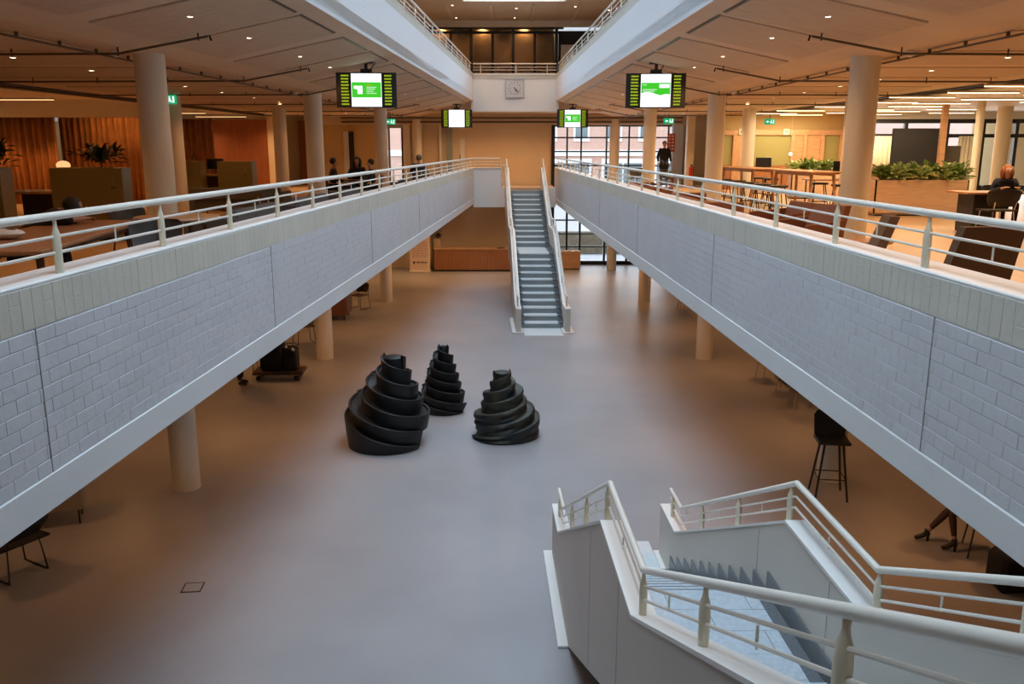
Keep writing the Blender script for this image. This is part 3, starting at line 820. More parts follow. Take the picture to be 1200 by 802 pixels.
# hanging screens
def screen(loc, label, variant, yaw=0, sc=1.0):
    t = thing('hanging_screen', label, 'screen', loc, yaw, 'hanging information screens')
    w_, h_ = .60 * sc, .34 * sc     # half sizes; screen faces -Y
    MB().rbox(-w_, w_, 0, .09, -h_, h_, .008).build('housing', 'blackplastic', t)
    a = .29 * w_ / .6 * 1.02
    MB().box(-.29 * w_ / .6 - .01, .30 * w_ / .6, -.006, .0, -h_ * .94, h_ * .94).build('display', 'screen_w', t)
    y0, y1 = -.009, -.006
    s_ = w_ / .6
    if variant == 'logo':
        MB().box(-.29 * s_, .29 * s_, y0, y1, -h_ * .42, h_ * .45).build('green_banner', 'screen_g', t)
        poly = [(-.25, .24), (-.08, .24), (-.08, -.22), (-.18, -.22), (-.18, .04), (-.25, .08)]
        MB().prism([(x * s_, z * h_) for x, z in poly], lambda x, z: (x, -.012, z), lambda x, z: (x, -.009, z)).build('logo', 'screen_w', t)
        tx = MB()
        for i, zz in enumerate((.16, .06, -.06, -.18)): tx.box(0.0 * s_, (.2 - .03 * (i % 3)) * s_, -.012, -.009, (zz - .03) * h_, (zz + .03) * h_)
        tx.build('banner_text', 'screen_p', t, kind='stuff')
        MB().box(0, .09 * s_, -.012, -.009, .25 * h_, .33 * h_).build('banner_heading', 'screen_t', t)
    elif variant == 'wave':
        top = [(-.29, .45), (.29, .45)]
        lower = [(.29, -.22), (.2, -.2), (.1, -.27), (.03, -.22), (-.06, -.13), (-.15, -.08), (-.22, -.1), (-.29, -.16)]
        MB().prism([(x * s_, z * h_) for x, z in top + lower], lambda x, z: (x, y0, z), lambda x, z: (x, y1, z)).build('green_wave', 'screen_g', t)
        MB().rbox(.07 * s_, .27 * s_, -.013, -.009, .15 * h_, .37 * h_, .001).build('speech_bubble', 'screen_w', t)
        tx = MB(); tx.box(-.26 * s_, -.18 * s_, -.012, -.009, .30 * h_, .36 * h_); tx.box(-.26 * s_, .02 * s_, -.012, -.009, .03 * h_, .09 * h_); tx.box(-.26 * s_, -.02 * s_, -.012, -.009, -.07 * h_, -.01 * h_)
        tx.build('banner_text', 'screen_p', t, kind='stuff')
    elif variant == 'blank':
        MB().box(-.2 * s_, -.19 * s_, y0, y1, .2 * h_, .4 * h_).build('mark', 'screen_p', t)
    rng = random.Random(3)
    for (xa, xb) in ((-.50, -.35), (.36, .50)):
        tx = MB()
        for i in range(10):
            zz = (.82 - i * .18) * h_
            x = xa * s_
            while x < xb * s_ - .01:
                L = rng.choice((.018, .025, .035)) * s_
                tx.box(x, min(x + L, xb * s_), -.004, -.001, zz - .045 * h_, zz + .045 * h_); x += L + .005
            if i % 2: pass
        tx.build('flight_text' if False else 'text_column', 'screen_t', t, kind='stuff')
    MB().box(-.11, .11, .02, .14, h_, h_ + .07).box(-.03, .03, .03, .09, h_ + .07, h_ + .2).box(-.14, .14, 0, .16, h_ + .17, h_ + .2).build('ceiling_mount', 'blackplastic', t)
    MB().tube([(.08, .05, h_ + .05), (.18, .05, h_ + .19)], .01, 6).build('cable', 'dark', t)
    return t
screen((xl(17.65) - .62, 17.6, 6.20), 'hanging screen with white step-shaped mark on green, above the left balcony edge', 'logo', math.radians(4), .98)
screen((xr(17.8) + .60, 17.75, 6.20), 'hanging screen showing a green wave with speech bubble, above the right balcony edge', 'wave', math.radians(-4), .98)
screen((xl(33.6) - .56, 33.6, 6.17), 'far hanging screen with an almost blank white display', 'blank', math.radians(2), .98)
screen((xr(33.6) + .56, 33.6, 6.17), 'far hanging screen with a green logo banner beside the street glazing', 'logo', math.radians(-2), .98)

# exit signs
def exitsign(loc, label, rod=.15):
    t = thing('exit_sign', label, 'exit sign', loc, 0, 'green exit signs')
    MB().rbox(-.19, .19, 0, .05, -.10, .10, .006).build('housing', 'exit_g', t)
    g = MB(); g.ball((.045, -.006, .055), (.018, .004, .018), 8, 4)
    g.prism([(.02, .03), (.06, .035), (.07, -.01), (.10, -.06), (.08, -.07), (.05, -.03), (.02, -.07), (0, -.06), (.03, -.01)], lambda x, z: (x, -.008, z), lambda x, z: (x, -.001, z))
    g.box(.11, .15, -.008, -.001, -.07, .07)
    g.build('running_figure', 'exit_w', t)
    g = MB(); g.prism([(-.14, 0), (-.09, .05), (-.09, .018), (-.03, .018), (-.03, -.018), (-.09, -.018), (-.09, -.05)], lambda x, z: (x, -.008, z), lambda x, z: (x, -.001, z))
    g.build('arrow', 'exit_w', t)
    MB().tube([(0, .02, .1), (0, .02, .1 + rod)], .01, 6).build('hanger', 'dark', t)
exitsign((-7.78, 20.2, 6.16), 'green exit sign beside the outer column on the left balcony')
exitsign((-4.45, 32.5, 6.02), 'green exit sign hanging near the back wall windows', .3)
exitsign((5.75, 32.6, 6.05), 'green exit sign above the standing man by the red banner', .3)
exitsign((9.4, 32.4, 6.02), 'green exit sign above the wooden booths', .33)

for x in (-2.9, -1.2, .5): spot((x, 37.3, 9.9), 26, WARM_R, 150)  # unseen spots added behind the gallery glass to brighten the blinds
# clock
t = thing('wall_clock', 'square glass-framed clock on the white bridge panel', 'clock', (.10, 34.40, 7.32))
MB().rbox(-.34, .34, -.03, 0, -.33, .33, .006).build('face', 'white', t)
g = MB(); g.box(-.36, -.33, -.05, 0, -.35, .35).box(.33, .36, -.05, 0, -.35, .35).box(-.33, .33, -.05, 0, .32, .35).box(-.33, .33, -.05, 0, -.35, -.32); g.build('frame', 'stone', t)
for k in range(12):
    a = math.pi * 2 * k / 12; g = MB()
    ca, sa = math.cos(a), math.sin(a)
    P_ = [(.19, -.012), (.25, -.012), (.25, .012), (.19, .012)]
    g.prism(P_, lambda u, v: (u * sa + v * ca, -.04, u * ca - v * sa), lambda u, v: (u * sa + v * ca, -.03, u * ca - v * sa)); g.build('hour_mark', 'riser', t)
for a, L, wd in ((math.radians(148), .15, .016), (math.radians(135), .22, .010)):
    ca, sa = math.cos(a), math.sin(a)
    g = MB(); g.prism([(-.04, -wd), (L, -wd), (L, wd), (-.04, wd)], lambda u, v: (u * sa + v * ca, -.05, u * ca - v * sa), lambda u, v: (u * sa + v * ca, -.042, u * ca - v * sa)); g.build('hand', 'ink', t)

# light lines over the offices
def lightbar(x, y, L, z, m, label, group, power, col):
    t = thing('light_bar', label, 'light', (x, y, z), 0, group)
    MB().rbox(-L / 2, L / 2, -.035, .035, 0, .04, .004).build('housing', 'ceilw', t)
    MB().box(-L / 2 + .01, L / 2 - .01, -.03, .03, -.008, 0).build('diffuser', m, t)
    for q in (-.35, .35): MB().tube([(q * L, 0, .04), (q * L, 0, 6.37 - z)], .005, 6).build('hanger', 'chrome', t)
    if power:
        l = bpy.data.lights.new('bar_light', 'AREA'); l.shape = 'RECTANGLE'; l.size = L; l.size_y = .08; l.energy = power; l.color = col
        o = bpy.data.objects.new('bar_light', l); C.objects.link(o); o.location = (0, 0, -.02); o.parent = t
rb = [(9.6, 16.8), (9.9, 18.8), (11.5, 21.4), (9.4, 20.5), (11.3, 25.0), (9.6, 22.8), (11.2, 23.3), (11.9, 19.5), (13.0, 17.2), (13.6, 22.6), (9.3, 25.2), (10.9, 27.2), (9.0, 27.8), (13.2, 26.8), (8.9, 30.2), (11.2, 29.6), (10.2, 31.4), (15.2, 24.5), (12.8, 31.0), (15.5, 20.5), (14.6, 29.6), (12.2, 28.3)]
for k, (x, y) in enumerate(rb):
    lightbar(x, y, 1.5, 6.22, 'tube', 'slim glowing ceiling light line over the offices behind the planters', 'office light lines', 60 if k % 2 == 0 else 0, (1, .72, .42))
lb = [(-11.3, 20.3), (-13.9, 26), (-11.0, 24.8), (-10.3, 31.5), (-14.6, 22.5), (-10.6, 28.2)]
for k, (x, y) in enumerate(lb):
    lightbar(x, y, 1.8, 6.16, 'tube_l', 'amber glowing light line over the curtained lounge', 'lounge light lines', 9, WARM)

# ------------------------------------------------------------------ people
def skinmesh(chains, m, sub=1):
    """chains: dict joint -> (x,y,z,r) and edges; returns evaluated mesh"""
    J, E = chains
    names = list(J); me = bpy.data.meshes.new('tmp')
    me.from_pydata([J[n][:3] for n in names], [(names.index(a), names.index(b)) for a, b in E], [])
    o = bpy.data.objects.new('tmp', me); C.objects.link(o)
    o.modifiers.new('s', 'SKIN'); 
    for i, n in enumerate(names):
        r = J[n][3]; rr = r if isinstance(r, tuple) else (r, r)
        me.skin_vertices[0].data[i].radius = rr; me.skin_vertices[0].data[i].use_root = (i == 0)
    sb = o.modifiers.new('u', 'SUBSURF'); sb.levels = sub; sb.render_levels = sub
    dg = bpy.context.evaluated_depsgraph_get(); ev = o.evaluated_get(dg)
    out = bpy.data.meshes.new_from_object(ev, depsgraph=dg)
    bpy.data.objects.remove(o); out.materials.clear(); out.materials.append(M[m])
    for p in out.polygons: p.use_smooth = True
    return out
def join_meshes(meshes, name):
    import bmesh
    b = bmesh.new()
    for me in meshes: b.from_mesh(me)
    out = bpy.data.meshes.new(name); b.to_mesh(out); b.free()
    out.materials.append(meshes[0].materials[0])
    for p in out.polygons: p.use_smooth = True
    return out
def person(label, loc, rz, pose, top='cloth_b', legs='cloth_b', hair='hair_b', skin='skin', long_hair=False, coat=False, H=1.72, shoes='blackplastic', group=None, heels=False, skirt=False):
    t = thing('person', label, 'person', loc, rz, group); k = H / 1.72
    V = lambda x, y, z: (x * k, y * k, z * k)
    # joints (facing +Y)
    if pose in ('stand',):
        pz, py = .93, 0
        hipz = .90; lean = 0
        knee = [(-.10, .02, .49), (.10, .03, .49)]; ank = [(-.11, 0, .09), (.11, .03, .09)]
        elb = [(-.24, -.02, 1.12), (.24, -.02, 1.12)]; wri = [(-.25, .08, .90), (.25, .08, .90)]
    else:
        pz, py = .52, 0; hipz = .50
        lean = {'sit': .04, 'type': .12, 'slump': .40}[pose]
        knee = [(-.12, .42, .50), (.12, .42, .50)]; ank = [(-.12, .40, .10), (.12, .44, .10)]
        if heels: knee = [(-.06, .42, .52), (.07, .43, .50)]; ank = [(-.10, .36, .15), (.12, .66, .14)]
        if pose == 'slump': elb = [(-.26, .30, .82), (.30, .50, .80)]; wri = [(-.05, .62, .80), (.10, .66, .80)]
        elif pose == 'type': elb = [(-.25, .12, .72), (.25, .12, .72)]; wri = [(-.14, .38, .80), (.14, .38, .80)]
        else: elb = [(-.25, .05, .74), (.25, .05, .74)]; wri = [(-.14, .28, .66), (.14, .28, .66)]
    ch = (0, py + lean * .6, pz + .30 - lean * .15); nk = (0, py + lean * 1.0, pz + .50 - lean * .35)
    hd = (0, nk[1] + .03 + (.14 if pose == 'slump' else 0), nk[2] + (.02 if pose == 'slump' else .13))
    sh = [(-.17, ch[1] + lean * .3, nk[2] - .06), (.17, ch[1] + lean * .3, nk[2] - .06)]
    def J(off, parts):
        D = {}
        D['p'] = (*V(0, py, pz), (.135 + off) * k); D['c'] = (*V(*ch), ((.135 + off) * k, (.10 + off) * k)); D['n'] = (*V(*nk), (.052 + off * .3) * k)
        return D
    # body (head, neck, hidden torso and limbs, hands)
    B = {'p': (*V(0, py, pz), .11 * k), 'c': (*V(*ch), (.12 * k, .09 * k)), 'n': (*V(*nk), .05 * k),
         'h0': (*V(hd[0], hd[1], hd[2] - .06), .06 * k), 'h1': (*V(hd[0], hd[1] + .005, hd[2] + .03), .082 * k), 'h2': (*V(hd[0], hd[1] - .01, hd[2] + .10), .065 * k)}
    E = [('p', 'c'), ('c', 'n'), ('n', 'h0'), ('h0', 'h1'), ('h1', 'h2')]
    for i in (0, 1):
        B['s%d' % i] = (*V(*sh[i]), .05 * k); B['e%d' % i] = (*V(*elb[i]), .038 * k); B['w%d' % i] = (*V(*wri[i]), .026 * k)
        B['k%d' % i] = (*V(*knee[i]), .05 * k); B['a%d' % i] = (*V(*ank[i]), .034 * k)
        B['g%d' % i] = (*V(-.09 + .18 * i, py, hipz), .075 * k)
        E += [('c', 's%d' % i), ('s%d' % i, 'e%d' % i), ('e%d' % i, 'w%d' % i), ('p', 'g%d' % i), ('g%d' % i, 'k%d' % i), ('k%d' % i, 'a%d' % i)]
    ms = [skinmesh((B, E), skin)]
    for i in (0, 1):
        e = Vector(V(*elb[i])); w_ = Vector(V(*wri[i])); d = (w_ - e).normalized(); side = d.cross(Vector((0, 0, 1))).normalized()
        upv = side.cross(d).normalized(); sgn = -1 if i == 0 else 1
        palm = w_ + d * .06 * k
        ms.append(skinmesh(({'a': (*(w_ - d * .02), .022 * k), 'b': (*palm, (.036 * k, .016 * k))}, [('a', 'b')]), skin))
        for j, L in enumerate((.060, .072, .066, .050)):
            o_ = side * (j - 1.5) * .019 * k; b0 = palm + o_ + d * .015 * k
            ms.append(skinmesh(({'a': (*b0, .009 * k), 'b': (*(b0 + d * L * .55 * k - upv * .008 * k), .008 * k), 'c': (*(b0 + d * L * k - upv * .026 * k), .0065 * k)}, [('a', 'b'), ('b', 'c')]), skin, 1))
        b0 = w_ + d * .025 * k - side * sgn * .028 * k
        ms.append(skinmesh(({'a': (*b0, .011 * k), 'b': (*(b0 + d * .028 * k - side * sgn * .026 * k), .009 * k), 'c': (*(b0 + d * .055 * k - side * sgn * .030 * k - upv * .01), .008 * k)}, [('a', 'b'), ('b', 'c')]), skin, 1))
    # face: nose, ears
    face = MB()
    H0 = Vector(V(*hd)); fr = .092 * k
    face.ball(tuple(H0 + Vector((0, fr + .008, .0))), (.014 * k, .022 * k, .022 * k), 8, 6)
    face.ball(tuple(H0 + Vector((-.082 * k, 0, 0))), (.012 * k, .02 * k, .03 * k), 8, 6); face.ball(tuple(H0 + Vector((.082 * k, 0, 0))), (.012 * k, .02 * k, .03 * k), 8, 6)
    fm = face.mesh('f'); fm.materials.append(M[skin]); ms.append(fm)
    me = join_meshes(ms, 'body'); share('body', me, t)
    eyes = MB()
    for q in (-1, 1): eyes.ball(tuple(H0 + Vector((q * .032 * k, fr - .006, .022 * k))), (.012 * k, .008 * k, .007 * k), 8, 6)
    eyes.build('eyes', 'ink', t, True)
    MB().ball(tuple(H0 + Vector((0, fr - .008, -.045 * k))), (.024 * k, .008 * k, .006 * k), 8, 6).build('mouth', 'red' if False else 'leather', t, True)
    # hair
    hm = MB(); hm.ball(tuple(H0 + Vector((0, -.038 * k, .055 * k))), (.094 * k, .092 * k, .088 * k), 16, 10)
    if long_hair:
        hm.ball(tuple(H0 + Vector((0, -.05 * k, -.05 * k))), (.11 * k, .075 * k, .15 * k), 14, 10)
        for q in (-1, 1): hm.ball(tuple(H0 + Vector((q * .085 * k, -.02 * k, -.02 * k))), (.04 * k, .07 * k, .12 * k), 12, 8)
    hm.build('hair', hair, t, True)
    # jacket
    o = .022
    Jk = {'c': (*V(*ch), ((.15 + o) * k, (.11 + o) * k)), 'p': (*V(0, py, pz + .02), ((.14 + o + (.03 if coat else 0)) * k, (.115 + o) * k)), 'n': (*V(nk[0], nk[1], nk[2] - .015), (.07) * k)}
    E = [('c', 'p'), ('c', 'n')]
    if coat and pose == 'stand':
        Jk['q'] = (*V(0, 0, .56), (.22 * k, .16 * k)); E.append(('p', 'q'))
    for i in (0, 1):
        Jk['s%d' % i] = (*V(*sh[i]), .078 * k); Jk['e%d' % i] = (*V(*elb[i]), .058 * k)
        e = Vector(elb[i]); w_ = Vector(wri[i]); q = e + (w_ - e) * (.93 if pose != 'slump' else .12)
        Jk['w%d' % i] = (*V(*q), .042 * k)
        E += [('c', 's%d' % i), ('s%d' % i, 'e%d' % i), ('e%d' % i, 'w%d' % i)]
    share('jacket', skinmesh((Jk, E), top), t)
    Tr = {'p': (*V(0, py, pz), (.135 * k, .115 * k))}; E = []
    for i in (0, 1):
        Tr['g%d' % i] = (*V(-.09 + .18 * i, py, hipz), .095 * k); Tr['k%d' % i] = (*V(*knee[i]), (.066 if not heels else .056) * k)
        q = Vector(knee[i]) + (Vector(ank[i]) - Vector(knee[i])) * .94
        Tr['m%d' % i] = (*V(*(Vector(knee[i]) + (Vector(ank[i]) - Vector(knee[i])) * .35)), (.058 if not heels else .052) * k)
        Tr['a%d' % i] = (*V(*q), (.050 if not heels else .034) * k)
        E += [('p', 'g%d' % i), ('g%d' % i, 'k%d' % i), ('k%d' % i, 'm%d' % i), ('m%d' % i, 'a%d' % i)]
    share('trousers' if not heels else 'tights', skinmesh((Tr, E), legs), t)
    for i in (0, 1):
        a = V(*ank[i]); zf = 0
        g = MB()
        if heels:
            sm = skinmesh(({'a': (a[0], a[1], a[2] + .05, .045), 'b': (a[0], a[1] - .005, a[2] - .03, .040), 'c': (a[0], a[1] + .07, .055, .036), 'd': (a[0], a[1] + .15, .03, .028)}, [('a', 'b'), ('b', 'c'), ('c', 'd')]), shoes)
            o_ = share('boot', sm, t)
            MB().lathe([(.016, 0), (.018, .05), (.03, .12)], (a[0], a[1] - .015, 0), 10).build('boot_heel', shoes, o_)
        else:
            sm = skinmesh(({'a': (a[0], a[1] - .03, .055, .045), 'b': (a[0], a[1] + .06, .045, .040), 'c': (a[0], a[1] + .16, .034, .032)}, [('a', 'b'), ('b', 'c')]), shoes)
            share('shoe', sm, t)
    return t

# ------------------------------------------------------------------ furniture builders
def legbar(g, p0, p1, r0, r1=None, seg=8): g.tube([p0, p1], [r0, r1 or r0], seg); return g
def leg4(t, m, xs, ys, zt, splay=.05, r0=.018, r1=.012, zb=0):
    for sx in (-1, 1):
        for sy in (-1, 1):
            MB().tube([(sx * xs, sy * ys, zt), (sx * (xs + splay), sy * (ys + splay), zb)], [r0, r1], 8).build('leg', m, t, True)
def shell_chair(label, loc, rz, m='blackplastic', leg='chrome', h=.46, group=None, wire=False, bh=.36, wd=.24):
    t = thing('chair', label, 'chair', loc, rz, group)     # faces +Y, back at -Y
    g = MB(); g.rbox(-wd, wd, -.22, .22, h - .03, h, .012); g.build('seat', m, t)
    # curved back
    g = MB(); n = 8
    inner, outer = [], []
    for zi, (z, w_, dy) in enumerate(((h + .06, .20, -.20), (h + .18, .26, -.235), (h + bh - .04, .27, -.27), (h + bh, .22, -.275))):
        w_ = w_ * wd / .24
        for i in range(n + 1):
            u = -1 + 2 * i / n
            inner.append((w_ * u, dy + .10 * u * u, z))
            outer.append((w_ * u, dy + .10 * u * u - .02, z))
    g.v = inner + outer; o = len(inner)
    for r_ in range(3):
        for i in range(n):
            a = r_ * (n + 1) + i; g.f.append((a, a + 1, a + n + 2, a + n + 1)); g.f.append((o + a, o + a + n + 1, o + a + n + 2, o + a + 1))
    for i in range(n): g.f.append((i, o + i, o + i + 1, i + 1)); a = 3 * (n + 1) + i; g.f.append((a, a + 1, o + a + 1, o + a))
    for r_ in range(3):
        a = r_ * (n + 1); g.f.append((a, a + n + 1, o + a + n + 1, o + a)); a += n; g.f.append((a, o + a, o + a + n + 1, a + n + 1))
    g.fix = True; g.build('backrest', m, t, True)
    if wire:
        for q in (-1, 1):
            MB().tube([(q * .2, .2, h - .03), (q * .24, .24, .01), (q * .24, -.24, .01), (q * .2, -.2, h - .03)], .008, 8).build('sled_leg', leg, t, True)
            MB().tube([(q * .18, -.2, h - .02), (q * .2, -.235, h + .15)], .008, 8).build('back_support', leg, t, True)
    else:
        leg4(t, leg, .19, .19, h - .02, .05, .011, .010)
        for q in (-1, 1): MB().tube([(q * .19, -.19, h - .02), (q * .2, -.24, h + .14)], .010, 8).build('back_support', leg, t, True)
    return t
def bar_stool(label, loc, rz, m='blackplastic', leg='dark', h=.80, back=.24, group=None, wd=.20, lr=.014):
    t = thing('bar_stool', label, 'stool', loc, rz, group)
    g = MB(); g.rbox(-wd, wd, -.19, .19, h - .05, h, .014); g.build('seat', m, t)
    if back:
        g = MB(); g.prism([(-wd * .95, h), (-wd, h + back * .8), (-wd * .8, h + back), (wd * .8, h + back), (wd, h + back * .8), (wd * .95, h)], lambda x, z: (x, -.20 - (z - h) * .2, z), lambda x, z: (x, -.175 - (z - h) * .2, z)); g.build('backrest', m, t)
    leg4(t, leg, .13, .13, h - .04, .10, lr, lr * .8)
    rr = .195; z = h * .36
    g = MB()
    pts = [(rr, rr, z), (-rr, rr, z), (-rr, -rr, z), (rr, -rr, z)]
    for i in range(4): g.tube([pts[i], pts[(i + 1) % 4]], .009, 6)
    g.build('footrest', leg, t, True)
    return t
def lounge_chair(label, loc, rz, m='felt', group=None, w_=.36, bh=.42, arms=True):
    t = thing('lounge_chair', label, 'armchair', loc, rz, group)
    MB().rbox(-w_, w_, -.30, .34, .28, .42, .03).build('seat', m, t)
    g = MB(); g.prism([(-w_, .36), (w_, .36), (w_ * .88, .38 + bh), (-w_ * .88, .38 + bh)], lambda x, z: (x, -.27 - (z - .36) * .35, z), lambda x, z: (x, -.37 - (z - .36) * .35, z)); g.build('backrest', m, t)
    if arms:
        for q in (-1, 1):
            g = MB(); g.prism([(-.34, .30), (.30, .30), (.26, .54), (-.36, .60)], lambda y, z: (q * w_, y, z), lambda y, z: (q * (w_ + .05), y, z)); g.build('armrest', m, t)
    leg4(t, 'dark', w_ - .08, .22, .30, .04, .014, .010)
    return t
def sofa(label, loc, rz, L=1.8, m='felt_g', back=.38, group=None):
    t = thing('sofa', label, 'sofa', loc, rz, group)
    MB().rbox(-L / 2, L / 2, -.36, .36, .16, .42, .03).build('seat', m, t)
    MB().rbox(-L / 2, L / 2, -.42, -.26, .40, .42 + back, .03).build('backrest', m, t)
    for q in (-1, 1): MB().rbox(q * L / 2 - .06, q * L / 2 + .06, -.40, .36, .14, .58, .02).build('armrest', m, t)
    for sx in (-1, 1):
        for sy in (-1, 1): MB().tube([(sx * (L / 2 - .1), sy * .28, .17), (sx * (L / 2 - .08), sy * .30, 0)], .014, 8).build('leg', 'dark', t)
    return t
def table(label, loc, rz, L, Wd, h, m='wood_h', leg='wood', th=.035, splay=.12, group=None, lr=.028, inset=.2, round_=False, name='table'):
    t = thing(name, label, 'table', loc, rz, group)
    if round_:
        MB().lathe([(L / 2 - .02, h - th), (L / 2, h - th / 2), (L / 2 - .01, h), (.01, h)], (0, 0, 0), 32).build('table_top', m, t, True)
    else: MB().rbox(-L / 2, L / 2, -Wd / 2, Wd / 2, h - th, h, .008).build('table_top', m, t)
    a, b = L / 2 - inset - splay, Wd / 2 - .08 - splay * .5
    if round_: a = b = L * .22
    for sx in (-1, 1):
        for sy in (-1, 1):
            MB().tube([(sx * a, sy * b, h - th), (sx * (a + splay), sy * (b + splay * .5), 0)], [lr, lr * .7], 8).build('leg', leg, t, True)
    if not round_:
        MB().box(-a, a, -b - .01, -b + .015, h - th - .07, h - th).box(-a, a, b - .015, b + .01, h - th - .07, h - th).build('apron', leg, t)
    return t
def leaves(n, spread, hgt, length, wdt, rng, up=.5):
    g = MB()
    for i in range(n):
        a = rng.uniform(0, 2 * math.pi); el = rng.uniform(.15, 1.2); L = length * rng.uniform(.7, 1.15); r0 = rng.uniform(0, spread); b = rng.uniform(0, 6.28)
        base = Vector((r0 * math.cos(b), r0 * math.sin(b), rng.uniform(0, hgt)))
        d = Vector((math.cos(a) * math.cos(el), math.sin(a) * math.cos(el), math.sin(el))); sd = d.cross(Vector((0, 0, 1))).normalized() * wdt * rng.uniform(.7, 1.2)
        p = [base, base + d * L * .4 + sd, base + d * L * .4 - sd, base + d * L * .75 + sd * .7 - Vector((0, 0, L * .08)), base + d * L * .75 - sd * .7 - Vector((0, 0, L * .08)), base + d * L - Vector((0, 0, L * .25))]
        mid = base + d * L * .45 - Vector((0, 0, wdt * .35))
        n0 = len(g.v); g.v += [tuple(q) for q in p] + [tuple(mid)]
        g.f += [(n0, n0 + 1, n0 + 6), (n0, n0 + 6, n0 + 2), (n0 + 1, n0 + 3, n0 + 6), (n0 + 6, n0 + 4, n0 + 2), (n0 + 3, n0 + 5, n0 + 6), (n0 + 6, n0 + 5, n0 + 4)]
    return g
def plant(label, loc, m, n=34, spread=.14, hgt=.2, length=.34, wdt=.045, group=None, seed=1, stem=.3):
    t = thing('leafy_plant', label, 'plant', loc, 0, group); rng = random.Random(seed)
    leaves(n, spread, hgt, length, wdt, rng).build('leaves', m, t, kind='stuff')
    MB().tube([(0, 0, -.06), (0, .01, stem)], [.014, .006], 6).build('stem', 'leaf_d', t)
    return t
def planter(label, loc, L, D, h, m='wood_l'):
    t = thing('planter_box', label, 'planter', loc)
    MB().box(-L / 2, L / 2, -D / 2, -D / 2 + .03, .05, h).box(-L / 2, L / 2, D / 2 - .03, D / 2, .05, h).box(-L / 2, -L / 2 + .03, -D / 2, D / 2, .05, h).box(L / 2 - .03, L / 2, -D / 2, D / 2, .05, h).box(-L / 2, L / 2, -D / 2, D / 2, .04, .07).build('box', m, t)
    MB().box(-L / 2 + .03, L / 2 - .03, -D / 2 + .03, D / 2 - .03, h - .1, h - .05).build('soil', 'soil', t)
    MB().box(-L / 2 + .04, L / 2 - .04, -D / 2 + .04, D / 2 - .04, 0, .05).build('plinth', 'dark', t)
    return t

# ------------------------------------------------------------------ right balcony
z = F1
planter('long oak planter box in front of the dark office board', (9.45, 20.4, z), 2.15, .5, .82)
for k in range(7):
    plant('%s broad-leaved plant in the long oak planter, %s from the thick column' % ('yellow-variegated' if k % 2 else 'green', (ORD + ['seventh'])[k]), (8.62 + k * .28, 20.35 + .06 * (-1) ** k, z + .80), 'leaf_v' if k % 2 else 'leaf', 62, .13, .16, .46, .062, 'plants in the long oak planter', 10 + k, .15)
plant('tall dark-leaved plant at the end of the long oak planter', (10.45, 20.5, z + .8), 'leaf', 26, .06, .25, .42, .035, None, 31, .3)
planter('smaller oak planter box behind the high table', (9.35, 27.2, z), 1.5, .45, .85)
for k in range(5):
    plant('leafy plant in the oak planter behind the high table, %s from the columns' % ORD[k], (8.75 + k * .3, 27.15, z + .82), 'leaf' if k % 2 else 'leaf_v', 50, .13, .14, .44, .06, 'plants in the far oak planter', 40 + k, .15)
table('high oak table with splayed legs on the right balcony, end nearest the man', (6.45, 24.1, z), math.radians(96), 2.8, .8, 1.02, lr=.04, name='high_table', group='high oak tables')
table('high oak table with splayed legs in front of the oak planter', (6.95, 20.9, z), math.radians(96), 2.6, .8, 1.02, lr=.04, name='high_table', group='high oak tables')
st0 = bar_stool('black backless bar stool on the parapet side of the high oak tables', (6.0, 19.8, z), 0, h=.72, back=0, group='bar stools at the high oak tables')
for (x, y) in ((5.95, 20.8), (5.9, 21.7), (5.85, 22.9), (5.7, 23.8), (5.6, 24.8), (7.6, 20.2), (7.5, 21.4), (7.2, 24.4), (7.1, 25.2)):
    dup(st0, (x, y, z), random.uniform(-.3, .3), 'black backless bar stool on the %s side of the high oak tables' % ('parapet' if x < 6.5 else 'booth'))
# desk table with the seated woman
t = thing('office_table', 'oak-topped office table with black panel legs where the red-haired woman sits', 'table', (9.6, 16.4, z))
MB().rbox(-1.25, 1.4, -.4, .4, .71, .745, .006).build('table_top', 'wood_h', t)
for q in (-.85, 1.2): MB().rbox(q - .22, q + .22, -.3, .3, 0, .71, .01).build('panel_leg', 'blackplastic', t)
person('red-haired woman in a dark cardigan sitting at the oak office table', (9.62, 17.15, z), math.radians(172), 'type', 'cloth_n', 'cloth_b', 'hair_r', 'skin', True, H=1.7)
shell_chair('black shell chair with chrome legs facing the red-haired woman', (8.78, 15.75, z), math.radians(4), 'blackplastic', 'chrome', .46, wd=.28)
shell_chair('black office chair the red-haired woman sits on', (9.62, 17.22, z), math.radians(172), 'blackplastic', 'chrome', .46, wd=.26)
t = thing('laptop', 'slim laptop open in front of the red-haired woman', 'laptop', (9.75, 16.6, z + .745), math.radians(10))
MB().rbox(-.16, .16, -.11, .11, 0, .015, .003).build('keyboard_base', 'greyplastic', t); MB().prism([(-.16, .012), (.16, .012), (.16, .22), (-.16, .22)], lambda x, zz: (x, -.11 - zz * .3, zz), lambda x, zz: (x, -.118 - zz * .3, zz)).build('lid', 'greyplastic', t)
